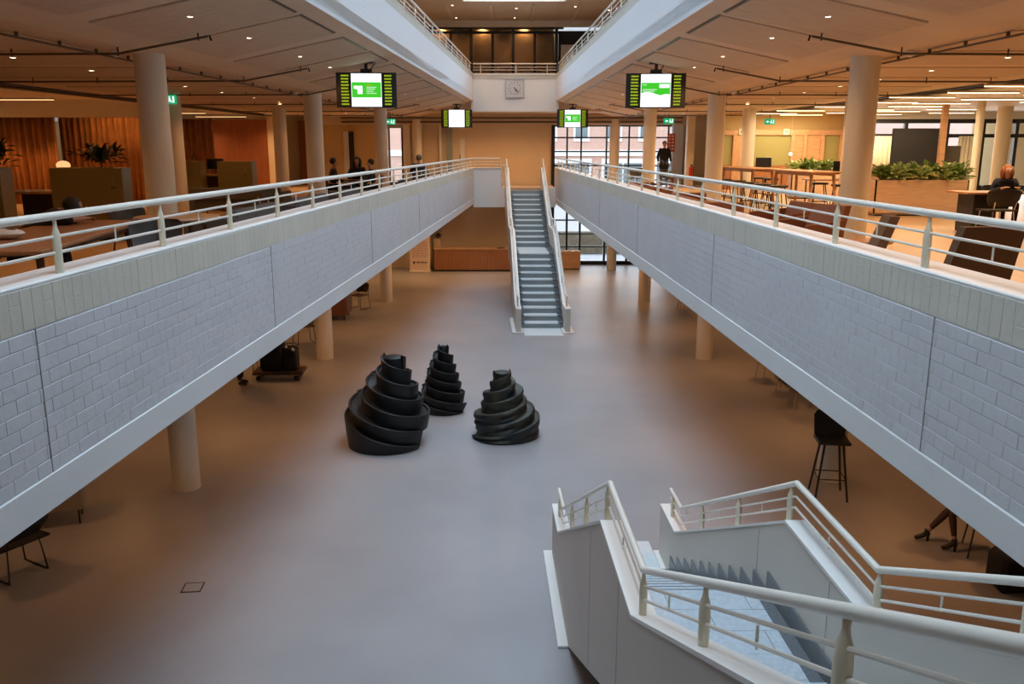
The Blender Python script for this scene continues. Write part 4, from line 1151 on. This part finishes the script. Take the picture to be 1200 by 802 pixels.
# easy chairs along the parapet
lounge_chair('brown felt lounge chair beside the column nearest the camera on the right balcony', (3.74, 9.75, z), math.radians(75), 'felt', w_=.32, bh=.44, arms=False)
lounge_chair('brown felt lounge chair with a tall back behind the tan leather chair', (3.98, 7.8, z), math.radians(8), 'felt', w_=.32, bh=.52, arms=False)
lounge_chair('tan-brown leather armchair cut off by the parapet coping', (3.85, 6.35, z), math.radians(20), 'leather', w_=.42, bh=.36)
lounge_chair('brown leather lounge chair behind the column on the right balcony', (4.0, 11.9, z), math.radians(110), 'leather', w_=.36, bh=.4)
lounge_chair('low brown leather chair between column and high tables', (4.15, 13.6, z), math.radians(100), 'leather', w_=.40, bh=.34)
table('low round wooden side table among the lounge chairs', (4.55, 11.0, z), 0, .6, .6, .40, round_=True, name='side_table', lr=.015, splay=.05)
sofa('long low brown bench sofa behind the right parapet', (3.9, 17.6, z), math.radians(-91), 3.4, 'leather', .15)
sofa('low brown bench sofa near the far glazing', (3.7, 23.5, z), math.radians(-91), 3.2, 'leather', .15)
for k, (x, y) in enumerate(((5.15, 29.5), (5.25, 31.2), (4.6, 33.0))):
    shell_chair(['small dark chair by the street glazing, nearest the high tables', 'small dark chair by the street glazing, middle one of three', 'small dark chair by the street glazing, closest to the far bridge'][k], (x, y, z), math.radians(70 + 40 * k), 'felt_g', 'dark', .44, 'chairs by the street glazing')
# standing man, extinguishers, banner
person('man in a long black coat and jeans standing by the street glazing', (6.25, 36.2, z), math.radians(185), 'stand', 'cloth_b', 'jeans', 'hair_g', 'skin', coat=True, H=1.84)
def extinguisher(loc, label):
    t = thing('fire_extinguisher', label, 'fire extinguisher', loc, 0, 'fire extinguishers')
    MB().lathe([(.075, 0), (.08, .02), (.08, .42), (.05, .5), (.025, .53)], (0, 0, 0), 16).build('cylinder_body', 'red', t, True)
    MB().box(-.03, .05, -.015, .015, .53, .58).build('valve', 'dark', t); MB().tube([(.03, 0, .55), (.1, 0, .45), (.1, 0, .15)], .01, 6).build('hose', 'dark', t)
extinguisher((6.72, 36.9, z), 'red fire extinguisher standing right behind the man in the black coat')
extinguisher((7.25, 35.6, z + .3), 'red fire extinguisher on the white pillar')
t = thing('red_banner', 'red vertical banner with pale lettering hanging by the glazing', 'banner', (6.62, 36.8, 5.35))
MB().box(-.16, .16, 0, .02, -.42, .32).build('cloth', 'red', t)
g = MB()
for i in range(5):
    g.box(-.11, -.02, -.006, 0, -.34 + i * .13, -.27 + i * .13); g.box(.02, .11, -.006, 0, -.34 + i * .13, -.27 + i * .13)
g.build('lettering', 'paper', t, kind='stuff')
MB().tube([(0, .01, .32), (0, .01, 1.01)], .008, 6).build('hanger', 'dark', t)
tag(MB().rbox(7.05, 7.35, 35.6, 35.95, z, 6.36, .01).build('square_pillar', 'col'), 'square cream pillar between the man and the wooden booths', 'pillar')

# wooden booths on the right
bx = thing('booth_wall', 'row of oak-framed booths with moss-green back panels', 'partition', (0, 33, z))
MB().rbox(7.45, 12.4, 0, .14, 2.0, 2.2, .01).build('header', 'wood', bx)
for x in (7.5, 8.32, 9.0, 10.5, 10.95, 11.6, 12.3):
    MB().rbox(x - .07, x + .07, 0, .14, 0, 2.0, .008).build('stud', 'wood', bx)
for a, b in ((7.57, 8.25), (9.07, 10.43), (11.67, 12.23)):
    MB().box(a, b, .10, .13, .9, 2.0).build('back_panel', 'greenwall', bx)
for a, b in ((8.39, 8.93), (11.02, 11.53), (10.57, 10.88)):
    MB().box(a, b, .06, .10, 0, 2.0).build('infill_panel', 'wood', bx)
for a, b in ((7.57, 8.25), (9.07, 10.43), (11.67, 12.23)):
    MB().box(a, b, .04, .10, 0, .9).build('base_panel', 'wood_d', bx)
for k, x in enumerate((8.55, 10.2)):
    t = thing('booth_number_sign', 'small white number plate on the booth header, %s' % ('beside the outer column' if k == 0 else 'above the green panel'), 'sign', (x, 32.97, z + 2.12), 0, 'booth number plates')
    MB().rbox(-.11, .11, -.01, .02, -.11, .11, .003).build('plate', 'paper', t)
    g = MB()
    g.box(-.05, -.03, -.014, -.01, -.05, .05); g.box(.0, .05, -.014, -.01, .035, .05); g.box(.0, .05, -.014, -.01, -.05, -.035); g.box(.0, .05, -.014, -.01, -.008, .008); g.box(.04, .055, -.014, -.01, -.05, .05)
    g.build('numeral', 'ink', t)
area('booth_light', (9.7, 32.2, 5.9), 2.6, .3, 34, (1, .75, .4), (math.radians(25), 0, 0))
t = thing('pendant_lamp', 'small glass pendant hanging in front of the green booth panel', 'lamp', (9.85, 31.2, 4.85))
MB().tube([(0, 0, .1), (0, 0, 1.5)], .006, 6).build('cord', 'paper', t); MB().ball((0, 0, .03), .05).build('bulb', 'lamp', t, True)
struct(MB().box(7.4, 12.5, 33.3, 33.4, F1, 6.36), 'wall_booth_back', 'tan2')
# dark board, office windows
t = thing('office_board', 'large dark brown board standing behind the long oak planter', 'board', (11.85, 26, z))
MB().rbox(-.68, .68, 0, .06, .6, 2.1, .01).build('board_panel', 'cloth_b', t)
for q in (-.6, .6): MB().rbox(q - .03, q + .03, 0, .06, 0, .6, .005).build('leg', 'dark', t)
t = thing('office_screen', 'dark grey freestanding acoustic screen beside the dark brown board', 'screen divider', (13.0, 26.4, z))
MB().rbox(-.42, .42, 0, .06, .5, 1.6, .01).build('screen_panel', 'felt_g', t); MB().box(-.4, .4, 0, .06, 0, .5).build('base', 'dark', t)
tag(MB().rbox(12.62, 12.78, 26.05, 26.2, z, 6.36, .005).build('oak_post', 'wood'), 'slim oak post between the dark board and the pale curtains', 'post')
# back glazing of the office, frontal
og = struct(MB().box(12.6, 19.8, 31.98, 32.08, 5.95, 6.1).box(12.6, 19.8, 31.98, 32.08, 5.45, 5.58).box(12.6, 19.8, 31.98, 32.08, F1, 3.75), 'window_4', 'dark')
xs = [12.6, 14.2, 15.7, 17.0, 18.2, 19.8]
for x in xs: MB().box(x - .06, x + .06, 31.96, 32.1, F1, 6.1).build('mullion', 'dark', og)
for a, b in zip(xs[:-1], xs[1:]):
    MB().box(a + .06, b - .06, 32.02, 32.035, 5.58, 5.95).build('pane', 'glass', og)
    MB().box(a + .06, b - .06, 32.02, 32.035, 3.75, 5.45).build('pane', 'glass', og)
struct(MB().box(12.5, 19.9, 31.95, 32.12, 6.1, 6.4), 'wall_office_lintel', 'white')
area('office_daylight', (16.2, 33.4, 4.9), 7, 2.6, 230, (.95, .97, 1), (math.radians(-90), 0, 0))
def curtain(x0, x1, y, z0, z1, m, label, n=18, amp=.035, group=None):
    g = MB(); pts = []
    N = n * 6
    for i in range(N + 1):
        u = i / N; pts.append((x0 + (x1 - x0) * u, y + amp * math.sin(u * n * 2 * math.pi) + amp * .4 * math.sin(u * n * 1.3 * math.pi)))
    for (x, yy) in pts: g.v += [(x, yy, z0), (x, yy, z1)]
    for i in range(N): g.f.append((2 * i, 2 * i + 2, 2 * i + 3, 2 * i + 1))
    o = g.build('curtain', m, None, True); tag(o, label, 'curtain', group)
    sd = o.modifiers.new('t', 'SOLIDIFY'); sd.thickness = .008
    return o
curtain(13.0, 14.9, 31.7, F1 + .05, 5.5, 'curtain_w', 'pale curtain in front of the office windows, beside the grey acoustic screen', 12)
curtain(16.0, 16.5, 31.7, F1 + .05, 5.5, 'curtain_w', 'narrow pale curtain between two office windows', 4)
# desks with monitors beyond the planter
t = thing('office_desk', 'oak desk with a dark monitor behind the long oak planter', 'desk', (8.6, 23.2, z))
MB().rbox(-.8, .8, -.4, .4, .70, .74, .006).build('desk_top', 'wood_h', t)
leg4(t, 'dark', .7, .32, .70, .0, .02, .02)
def monitor(loc, label, rz=0, sc=1):
    t = thing('monitor', label, 'monitor', loc, rz)
    MB().rbox(-.28 * sc, .28 * sc, -.015, .02, .12, .12 + .34 * sc, .005).build('panel', 'monitor', t); MB().box(-.02, .02, .0, .03, 0, .2).box(-.1, .1, -.07, .09, 0, .012).build('stand', 'blackplastic', t)
monitor((8.75, 23.2, z + .74), 'black monitor on the oak desk behind the planter')
monitor((9.0, 31.5, z + .74), 'black monitor in front of the green booth panel')
t = thing('office_desk', 'desk under the monitor in front of the green booths', 'desk', (9.0, 31.5, z))
MB().rbox(-.7, .7, -.35, .35, .70, .74, .006).build('desk_top', 'wood_h', t); leg4(t, 'dark', .6, .28, .70, .0, .02, .02)
t = thing('pedestal', 'oak drawer pedestal beside the column on the right balcony', 'cabinet', (9.9, 24.0, z))
MB().rbox(-.3, .3, -.3, .3, .03, 1.05, .008).build('body', 'wood', t); MB().box(-.27, .27, -.27, .27, 0, .03).build('plinth', 'dark', t)

# ------------------------------------------------------------------ left balcony
struct(MB().box(-13.4, -9.55, 34.6, 34.75, F1, 6.16), 'wall_lounge_red', 'redwood')
struct(MB().box(-9.55, -8.95, 34.6, 34.75, F1, 6.3), 'wall_lounge_white', 'tan')
struct(MB().box(-8.9, -8.55, 36.9, 37.0, F1, 6.2), 'trim_4', 'leather')
struct(MB().box(-8.6, -5.36, 37.1, 37.2, F1, 6.3), 'wall_lounge_back', 'tan2')
struct(MB().box(-18, -9.5, 34.75, 34.9, 6.1, 6.4), 'trim_5', 'ceilw')
dk = struct(MB().box(-7.05, -6.65, 36.98, 37.1, F1, 5.75), 'door_1', 'white')
MB().box(-6.82, -6.6, 36.95, 37.0, F1, 5.75).build('dark_opening', 'dark', dk)
# slot windows in the back wall
wl = struct(MB().box(-5.36, -5.3, 36.9, 37.1, F1, 5.9).box(-4.62, -4.58, 36.9, 37.1, F1, 5.9), 'window_5', 'dark')
MB().box(-5.3, -4.62, 37.02, 37.04, F1, 5.9).build('pane', 'glass', wl)
MB().box(-5.18, -5.10, 36.95, 37.06, F1, 5.9).build('mullion', 'riser', wl)
wl = struct(MB().box(-4.1, -3.72, 37.08, 37.19, F1, 5.85), 'window_6', 'tan2')
struct(MB().box(-3.05, -2.95, 37.0, 37.19, F1, 6.0), 'trim_6', 'white')
struct(MB().box(-2.75, -2.5, 37.0, 37.19, F1, 6.05), 'trim_7', 'riser')
d2 = struct(MB().box(-2.18, -1.98, 37.1, 37.19, F1, 5.45), 'door_2', 'white')
MB().rbox(-2.20, -2.17, 37.04, 37.10, 4.55, 4.8, .004).build('door_handle', 'dark', d2)
# amber curtains
curtain(-15.5, -12.5, 24.3, F1 + .02, 5.95, 'curtain', 'amber pleated curtain behind the lounge, section nearest the camera side wall', 16, .06, 'amber curtains')
curtain(-12.9, -10.6, 25.3, F1 + .02, 5.95, 'curtain', 'amber pleated curtain behind the partition topped by a dark plant', 14, .06, 'amber curtains')
curtain(-10.7, -9.1, 27.0, F1 + .02, 5.95, 'curtain', 'amber pleated curtain seen beside the left column', 10, .05, 'amber curtains')
struct(MB().box(-18, -9.2, 24.0, 24.15, 5.9, 6.4), 'trim_8', 'ceilw')
for k in range(3):
    spot((-14.2 + k * 2.1, 23.2, 5.9), 110, WARM, 130)
# olive partitions
def partition(label, loc, L, rz=0, h=1.22, knob=True):
    t = thing('partition_box', label, 'partition', loc, rz)
    MB().rbox(-L / 2, L / 2, -.2, .2, .05, h, .012).build('cabinet_body', 'olive', t)
    MB().box(-L / 2 + .03, L / 2 - .03, -.17, .17, 0, .05).build('plinth', 'dark', t)
    if knob:
        g = MB(); g.ball((L / 2 - .16, -.205, h - .22), .014); g.build('socket', 'chrome', t)
        MB().box(L / 2 - .2, L / 2 - .12, -.207, -.2, h - .34, h - .31).build('handle', 'chrome', t)
partition('olive partition cabinet with a dark plant on top, behind the sleeping person', (-7.15, 14.9, z), 1.2, math.radians(2))
partition('olive partition cabinet cut by the frame edge beside a tall plant', (-9.2, 15.1, z), 1.0)
partition('narrow olive cabinet beside a monitor behind the left column', (-7.95, 21.9, z), .5)
partition('wide olive cabinet in front of the red-brown wall', (-6.85, 21.9, z), .86)
plant('bushy dark plant standing on the olive partition cabinet', (-6.95, 14.9, z + 1.285), 'leaf_d', 110, .28, .16, .36, .030, None, 3, .1)
plant('tall dark plant at the frame edge beside the olive cabinet', (-8.75, 15.0, z + 1.22), 'leaf_d', 50, .12, .3, .34, .03, None, 4, .4)
plant('small sparse plant on the narrow olive cabinet', (-7.95, 21.9, z + 1.22), 'leaf_d', 14, .1, .1, .2, .012, None, 5, .12)
monitor((-7.52, 22.3, z + .90), 'black monitor between the two olive cabinets', 0, .75)
t = thing('side_desk', 'wooden desk between the two olive cabinets', 'desk', (-7.5, 22.3, z))
MB().rbox(-.3, .3, -.25, .3, .85, .9, .005).build('desk_top', 'wood_h', t); MB().box(-.28, .28, .1, .28, 0, .85).build('side_panel', 'walnut', t)
t = thing('work_table', 'wooden work table with papers behind the sleeping person', 'table', (-8.9, 16.8, z))
MB().rbox(-.7, .75, -.5, .6, .70, .74, .006).build('table_top', 'wood_h', t); MB().box(-.65, .55, .2, .3, 0, .70).build('panel_leg', 'walnut', t)
for k, (x, y) in enumerate(((-9.25, 16.5), (-8.85, 16.45))):
    g = MB(); g.rbox(x - .11, x + .11, y - .07, y + .07, z + .74, z + .765, .004); tag(g.build('paper_stack', 'paper'), 'pale paper stack on the wooden work table, %s' % ('nearer the frame edge' if k == 0 else 'nearer the black monitor'), 'papers')
monitor((-8.45, 16.75, z + .74), 'black monitor on the work table beside the olive cabinet', 0, .8)
t = thing('table_lamp', 'glowing round table lamp behind the olive partition cabinet', 'lamp', (-8.80, 17.25, z + .74))
MB().lathe([(.06, 0), (.06, .02), (.012, .03), (.012, .4)], (0, 0, 0), 12).build('base', 'dark', t, True); MB().ball((0, 0, .47), (.13, .13, .09)).build('shade', emis('lamp_shade_glow', (1, .5, .2), 1.2), t, True)
partition('slim pale post panel beside the work table', (-7.35, 12.1, z), .16, knob=False, h=.85)
# long table with the sleeping person
table('long brown wooden table along the left parapet where a person rests', (-4.45, 8.35, z), math.radians(98), 3.1, .95, .745, 'wood_d', 'walnut', lr=.035, name='long_table')
person('dark-haired person in black slumped asleep over the long wooden table', (-5.25, 9.2, z), math.radians(-62), 'slump', 'cloth_b', 'cloth_b', 'hair_b', 'skin_d', True)
shell_chair('grey chair under the sleeping person', (-5.30, 9.23, z), math.radians(-62), 'greyplastic', 'dark', .46)
t = thing('eyeglasses_case', 'pale reddish bundle lying on the long wooden table', 'bundle', (-4.55, 7.75, z + .745), .3)
MB().ball((0, 0, .05), (.17, .10, .05)).build('cloth', 'paper', t, True); MB().ball((.05, -.03, .08), (.06, .02, .02)).build('strap', 'dark', t, True)
shell_chair('dark grey shell chair between the long table and the round table', (-3.75, 9.1, z), math.radians(200), 'greyplastic', 'dark', .44, wire=True)
table('small round wooden table near the left parapet', (-4.05, 10.5, z), 0, 1.0, 1.0, .74, 'wood_h', 'walnut', round_=True, name='round_table')
shell_chair('dark grey chair at the far side of the small round table', (-4.85, 11.2, z), math.radians(-120), 'greyplastic', 'dark', .44)
for k, (x, y, L, rz) in enumerate(((-4.3, 13.4, 2.0, 88), (-4.1, 16.3, 2.2, 88), (-3.9, 19.2, 1.8, 88))):
    sofa('dark grey low sofa behind the left parapet, %s from the camera' % ORD[k], (x, y, z), math.radians(rz), L, 'felt_g', .25, 'low sofas on the left balcony')
shell_chair('dark chair with thin chrome legs among the left balcony sofas', (-4.9, 17.9, z), math.radians(-100), 'felt_g', 'chrome', .44)
sofa('dark bench sofa in front of the red-brown wall', (-6.2, 20.0, z), 0, 2.0, 'felt_g', .25)
# group of people
person('dark-haired person in black at the table with two others, seated on the parapet end', (-4.75, 23.2, z), math.radians(-70), 'sit', 'cloth_b', 'cloth_b', 'hair_b', 'skin_d', group='people round the far table', H=1.74)
person('dark-haired person seated in the middle of the far group of three', (-4.25, 24.2, z), math.radians(180), 'sit', 'cloth_b', 'cloth_b', 'hair_b', 'skin_d', True, group='people round the far table', H=1.76)
person('person in dark grey seated at the column side of the far group of three', (-3.75, 23.6, z), math.radians(100), 'sit', 'cloth_n', 'cloth_b', 'hair_b', 'skin', group='people round the far table', H=1.70)
for x, y, r_ in ((-4.75, 23.2, -70), (-4.25, 24.2, 180), (-3.75, 23.6, 100)):
    shell_chair('dark chair beneath a member of the far seated group', (x, y, z), math.radians(r_), 'felt_g', 'dark', .45, 'chairs of the far seated group')
table('dark table between the three seated people', (-4.2, 23.3, z), 0, .7, .7, .72, 'walnut', 'dark', round_=True, lr=.012, name='round_table')
person('grey-haired person in a dark jacket seated alone near the back wall', (-2.98, 28.3, z), math.radians(20), 'sit', 'cloth_n', 'cloth_b', 'hair_g', 'skin', H=1.8)
shell_chair('dark chair beneath the grey-haired person', (-2.98, 28.3, z), math.radians(20), 'felt_g', 'dark', .45)
sofa('dark bench sofa beside the grey-haired person', (-3.15, 26.2, z), math.radians(90), 1.6, 'felt_g', .2)

# ------------------------------------------------------------------ ground floor
t = thing('reception_desk', 'long brown wooden reception desk below the far bridge', 'desk', (-1.65, 36.5, 0))
for k in range(22):
    a = -1.62 + k * .15
    MB().rbox(a, a + .147, -.42, -.38, .07, .92, .003).build('front_board', 'wood_d', t)
MB().rbox(-1.65, 1.72, -.45, .3, .92, .96, .006).build('counter_top', 'wood', t)
MB().box(-1.62, 1.68, -.38, .28, .06, .92).build('carcass', 'walnut', t); MB().box(-1.6, 1.66, -.36, .26, 0, .07).build('plinth', 'dark', t)
tag(MB().rbox(-.62, -.3, 36.2, 36.4, .96, .99, .004).build('brochure_tray', 'walnut'), 'flat dark tray lying on the reception desk', 'tray')
t = thing('banner_stand', 'free-standing pale pink text banner beside the reception desk', 'banner', (-3.86, 36.0, 0))
MB().rbox(-.43, .43, -.01, .01, .04, 2.0, .003).build('banner_sheet', mat('pink_banner', (.78, .60, .50), .6), t)
MB().rbox(-.45, .45, -.09, .09, 0, .045, .005).build('base', 'ceilw', t)
g = MB(); rng = random.Random(5)
for i in range(10):
    x = -.32
    while x < .3:
        L = rng.uniform(.04, .14); g.box(x, min(x + L, .34), -.014, -.01, 1.25 - i * .07, 1.28 - i * .07); x += L + .03
g.build('small_text', mat('faded_ink', (.42, .24, .18), .6), t, kind='stuff')
g = MB(); g.prism([(-.31, .38), (-.24, .46), (-.18, .40), (-.25, .33)], lambda x, zz: (x, -.014, zz), lambda x, zz: (x, -.01, zz)); g.build('logo_mark', 'ink', t)
x = -.14; g = MB()
for i in range(9): g.box(x, x + .035, -.014, -.01, .37, .42 + (.03 if i in (1, 5) else 0)); x += .05
g.build('logo_lettering', 'ink', t, kind='stuff')
plant('small green plant behind the reception banner', (-3.2, 37.0, 1.35), 'leaf_d', 20, .1, .1, .25, .03, None, 8, .1)
tag(MB().rbox(-3.35, -3.05, 36.85, 37.15, 0, 1.3, .01).build('plant_stand', 'tan'), 'pale stand under the small plant behind the banner', 'stand')
t = thing('low_cabinet', 'light oak low cabinet beside the far stairs in front of the glazing', 'cabinet', (2.5, 36.9, 0))
MB().rbox(-.5, .42, -.25, .25, .04, .78, .008).build('body', 'wood', t); MB().box(-.46, .38, -.2, .2, 0, .04).build('plinth', 'dark', t)
for k in range(3): tag(MB().rbox(2.1 + k * .28, 2.26 + k * .28, 36.75, 36.9, .78, .82, .004).build('leaflet_pile', 'paper'), 'pale leaflet pile on the light oak low cabinet', 'leaflets', 'leaflet piles on the low cabinet')
# under the left balcony
shell_chair('brown shell chair with sled legs under the left balcony, beyond the second column', (-4.95, 27.6, 0), math.radians(150), 'walnut', 'dark', .45, wire=True)
t = thing('lounge_box_sofa', 'brown leather box armchair beside the second ground floor column', 'armchair', (-5.45, 25.9, 0))
MB().rbox(-.45, .45, -.4, .4, .16, .46, .02).build('seat', 'leather', t); MB().rbox(.35, .5, -.42, .42, .16, .78, .02).build('backrest', 'leather', t)
MB().rbox(-.45, .4, -.45, -.36, .16, .66, .02).build('armrest', 'leather', t); leg4(t, 'dark', .38, .34, .17, .02, .014, .012)
shell_chair('dark wire-legged chair half hidden behind the ground floor column', (-5.55, 22.5, 0), math.radians(30), 'walnut', 'dark', .48, wire=True)
t = thing('luggage_cart', 'low dark platform cart loaded with black bags under the left balcony', 'cart', (-5.30, 18.85, 0), math.radians(3))
MB().rbox(-.50, .62, -.28, .28, .14, .22, .02).build('platform', 'walnut', t)
for sx in (-.38, .45):
    for sy in (-.2, .2): MB().lathe([(.05, -.02), (.06, 0), (.05, .02)], (0, 0, 0), 14).build('wheel', 'dark', t, True); o = t.children[-1]; o.rotation_euler = (math.radians(90), 0, 0); o.location = (sx, sy, .06)
for q in (-.2, .2): MB().tube([(-.48, q, .2), (-.52, q, 1.0)], .014, 8).build('upright', 'chrome', t)
MB().tube([(-.52, -.2, 1.0), (-.52, .2, 1.0)], .014, 8).build('push_bar', 'chrome', t)
def bag(loc, size, label, m='cloth_b', rz=0):
    t = thing('bag', label, 'bag', loc, rz); a, b, c = size
    MB().rbox(-a, a, -b, b, 0, c, min(a, b, c) * .3).build('bag_body', m, t, True)
    MB().tube([(-a * .5, 0, c), (-a * .4, 0, c + .08), (a * .4, 0, c + .08), (a * .5, 0, c)], .01, 6).build('handle', 'dark', t, True)
    MB().box(-a * .6, a * .6, -b - .012, -b + .01, c * .25, c * .6).build('pocket', m, t)
bag((-5.38, 18.85, .22), (.26, .2, .72), 'large black bag standing on the platform cart')
bag((-4.98, 18.85, .22), (.16, .18, .52), 'smaller black bag at the front of the platform cart')
for k, (x, zz) in enumerate(((-5.02, .56), (-4.86, .50))):
    MB_ = MB(); MB_.ball((x, 18.62, zz + .22), (.04, .03, .035)); tag(MB_.build('bag_tag', 'chrome', None, True), 'small shiny buckle hanging on the cart bags, %s' % ('upper one' if k == 0 else 'lower one'), 'buckle')
person('person in black trousers standing behind the platform cart under the left balcony', (-6.0, 18.35, 0), math.radians(-90), 'stand', 'cloth_b', 'cloth_b', 'hair_b', 'skin')
t = thing('side_cabinet', 'greige cabinet on thin black legs under the left balcony edge', 'cabinet', (-6.42, 11.15, 0), math.radians(22))
MB().rbox(-.45, .45, -.22, .22, .22, .66, .01).build('body', 'cabinet', t); leg4(t, 'dark', .38, .17, .22, .0, .012, .012)
t = shell_chair('black leather sled chair nearest the camera under the left balcony', (-6.08, 9.72, 0), math.radians(60), 'cloth_b', 'dark', .44, wire=True, wd=.34)
t = thing('floor_hatch', 'small square metal hatch set into the floor', 'hatch', (-3.79, 9.34, 0), .1)
MB().rbox(-.10, .10, -.10, .10, 0, .006, .002).build('lid', 'floor', t); MB().box(-.115, -.10, -.115, .115, 0, .007).box(.10, .115, -.115, .115, 0, .007).box(-.1, .1, -.115, -.1, 0, .007).box(-.1, .1, .1, .115, 0, .007).build('frame', 'walnut', t)
# under the right balcony
bar_stool('black bar stool with backrest standing beside the column under the right balcony', (4.74, 12.12, 0), math.radians(172), h=.90, back=.36, wd=.235, lr=.019)
rs = shell_chair('dark chair with wooden legs under the right balcony', (5.75, 16.4, 0), math.radians(90), 'felt_g', 'wood', .46, 'chairs under the right balcony')
rs['group'] = 'chairs under the right balcony'
for x, y, r_ in ((5.78, 18.7, 95), (5.95, 17.8, 60), (5.55, 26.6, 90), (5.6, 27.4, 80)): dup(rs, (x, y, 0), math.radians(r_))
table('wooden table under the right balcony beside dark chairs', (6.6, 18.2, 0), math.radians(90), 2.0, .8, .74, 'wood_h', 'wood')
person('woman in brown tights and black heeled ankle boots seated under the right balcony', (6.08, 10.25, 0), math.radians(70), 'sit', 'cloth_b', 'tights', 'hair_b', 'skin', True, heels=True)
shell_chair('black chair the booted woman sits on', (6.10, 10.23, 0), math.radians(70), 'blackplastic', 'dark', .46)
bag((5.95, 9.35, 0), (.26, .2, .46), 'black bag on the floor beside the booted woman', 'cloth_b')
struct(MB().box(-18, 20, -3.9, -3.8, 0, .1), 'baseboard_front', 'dark')
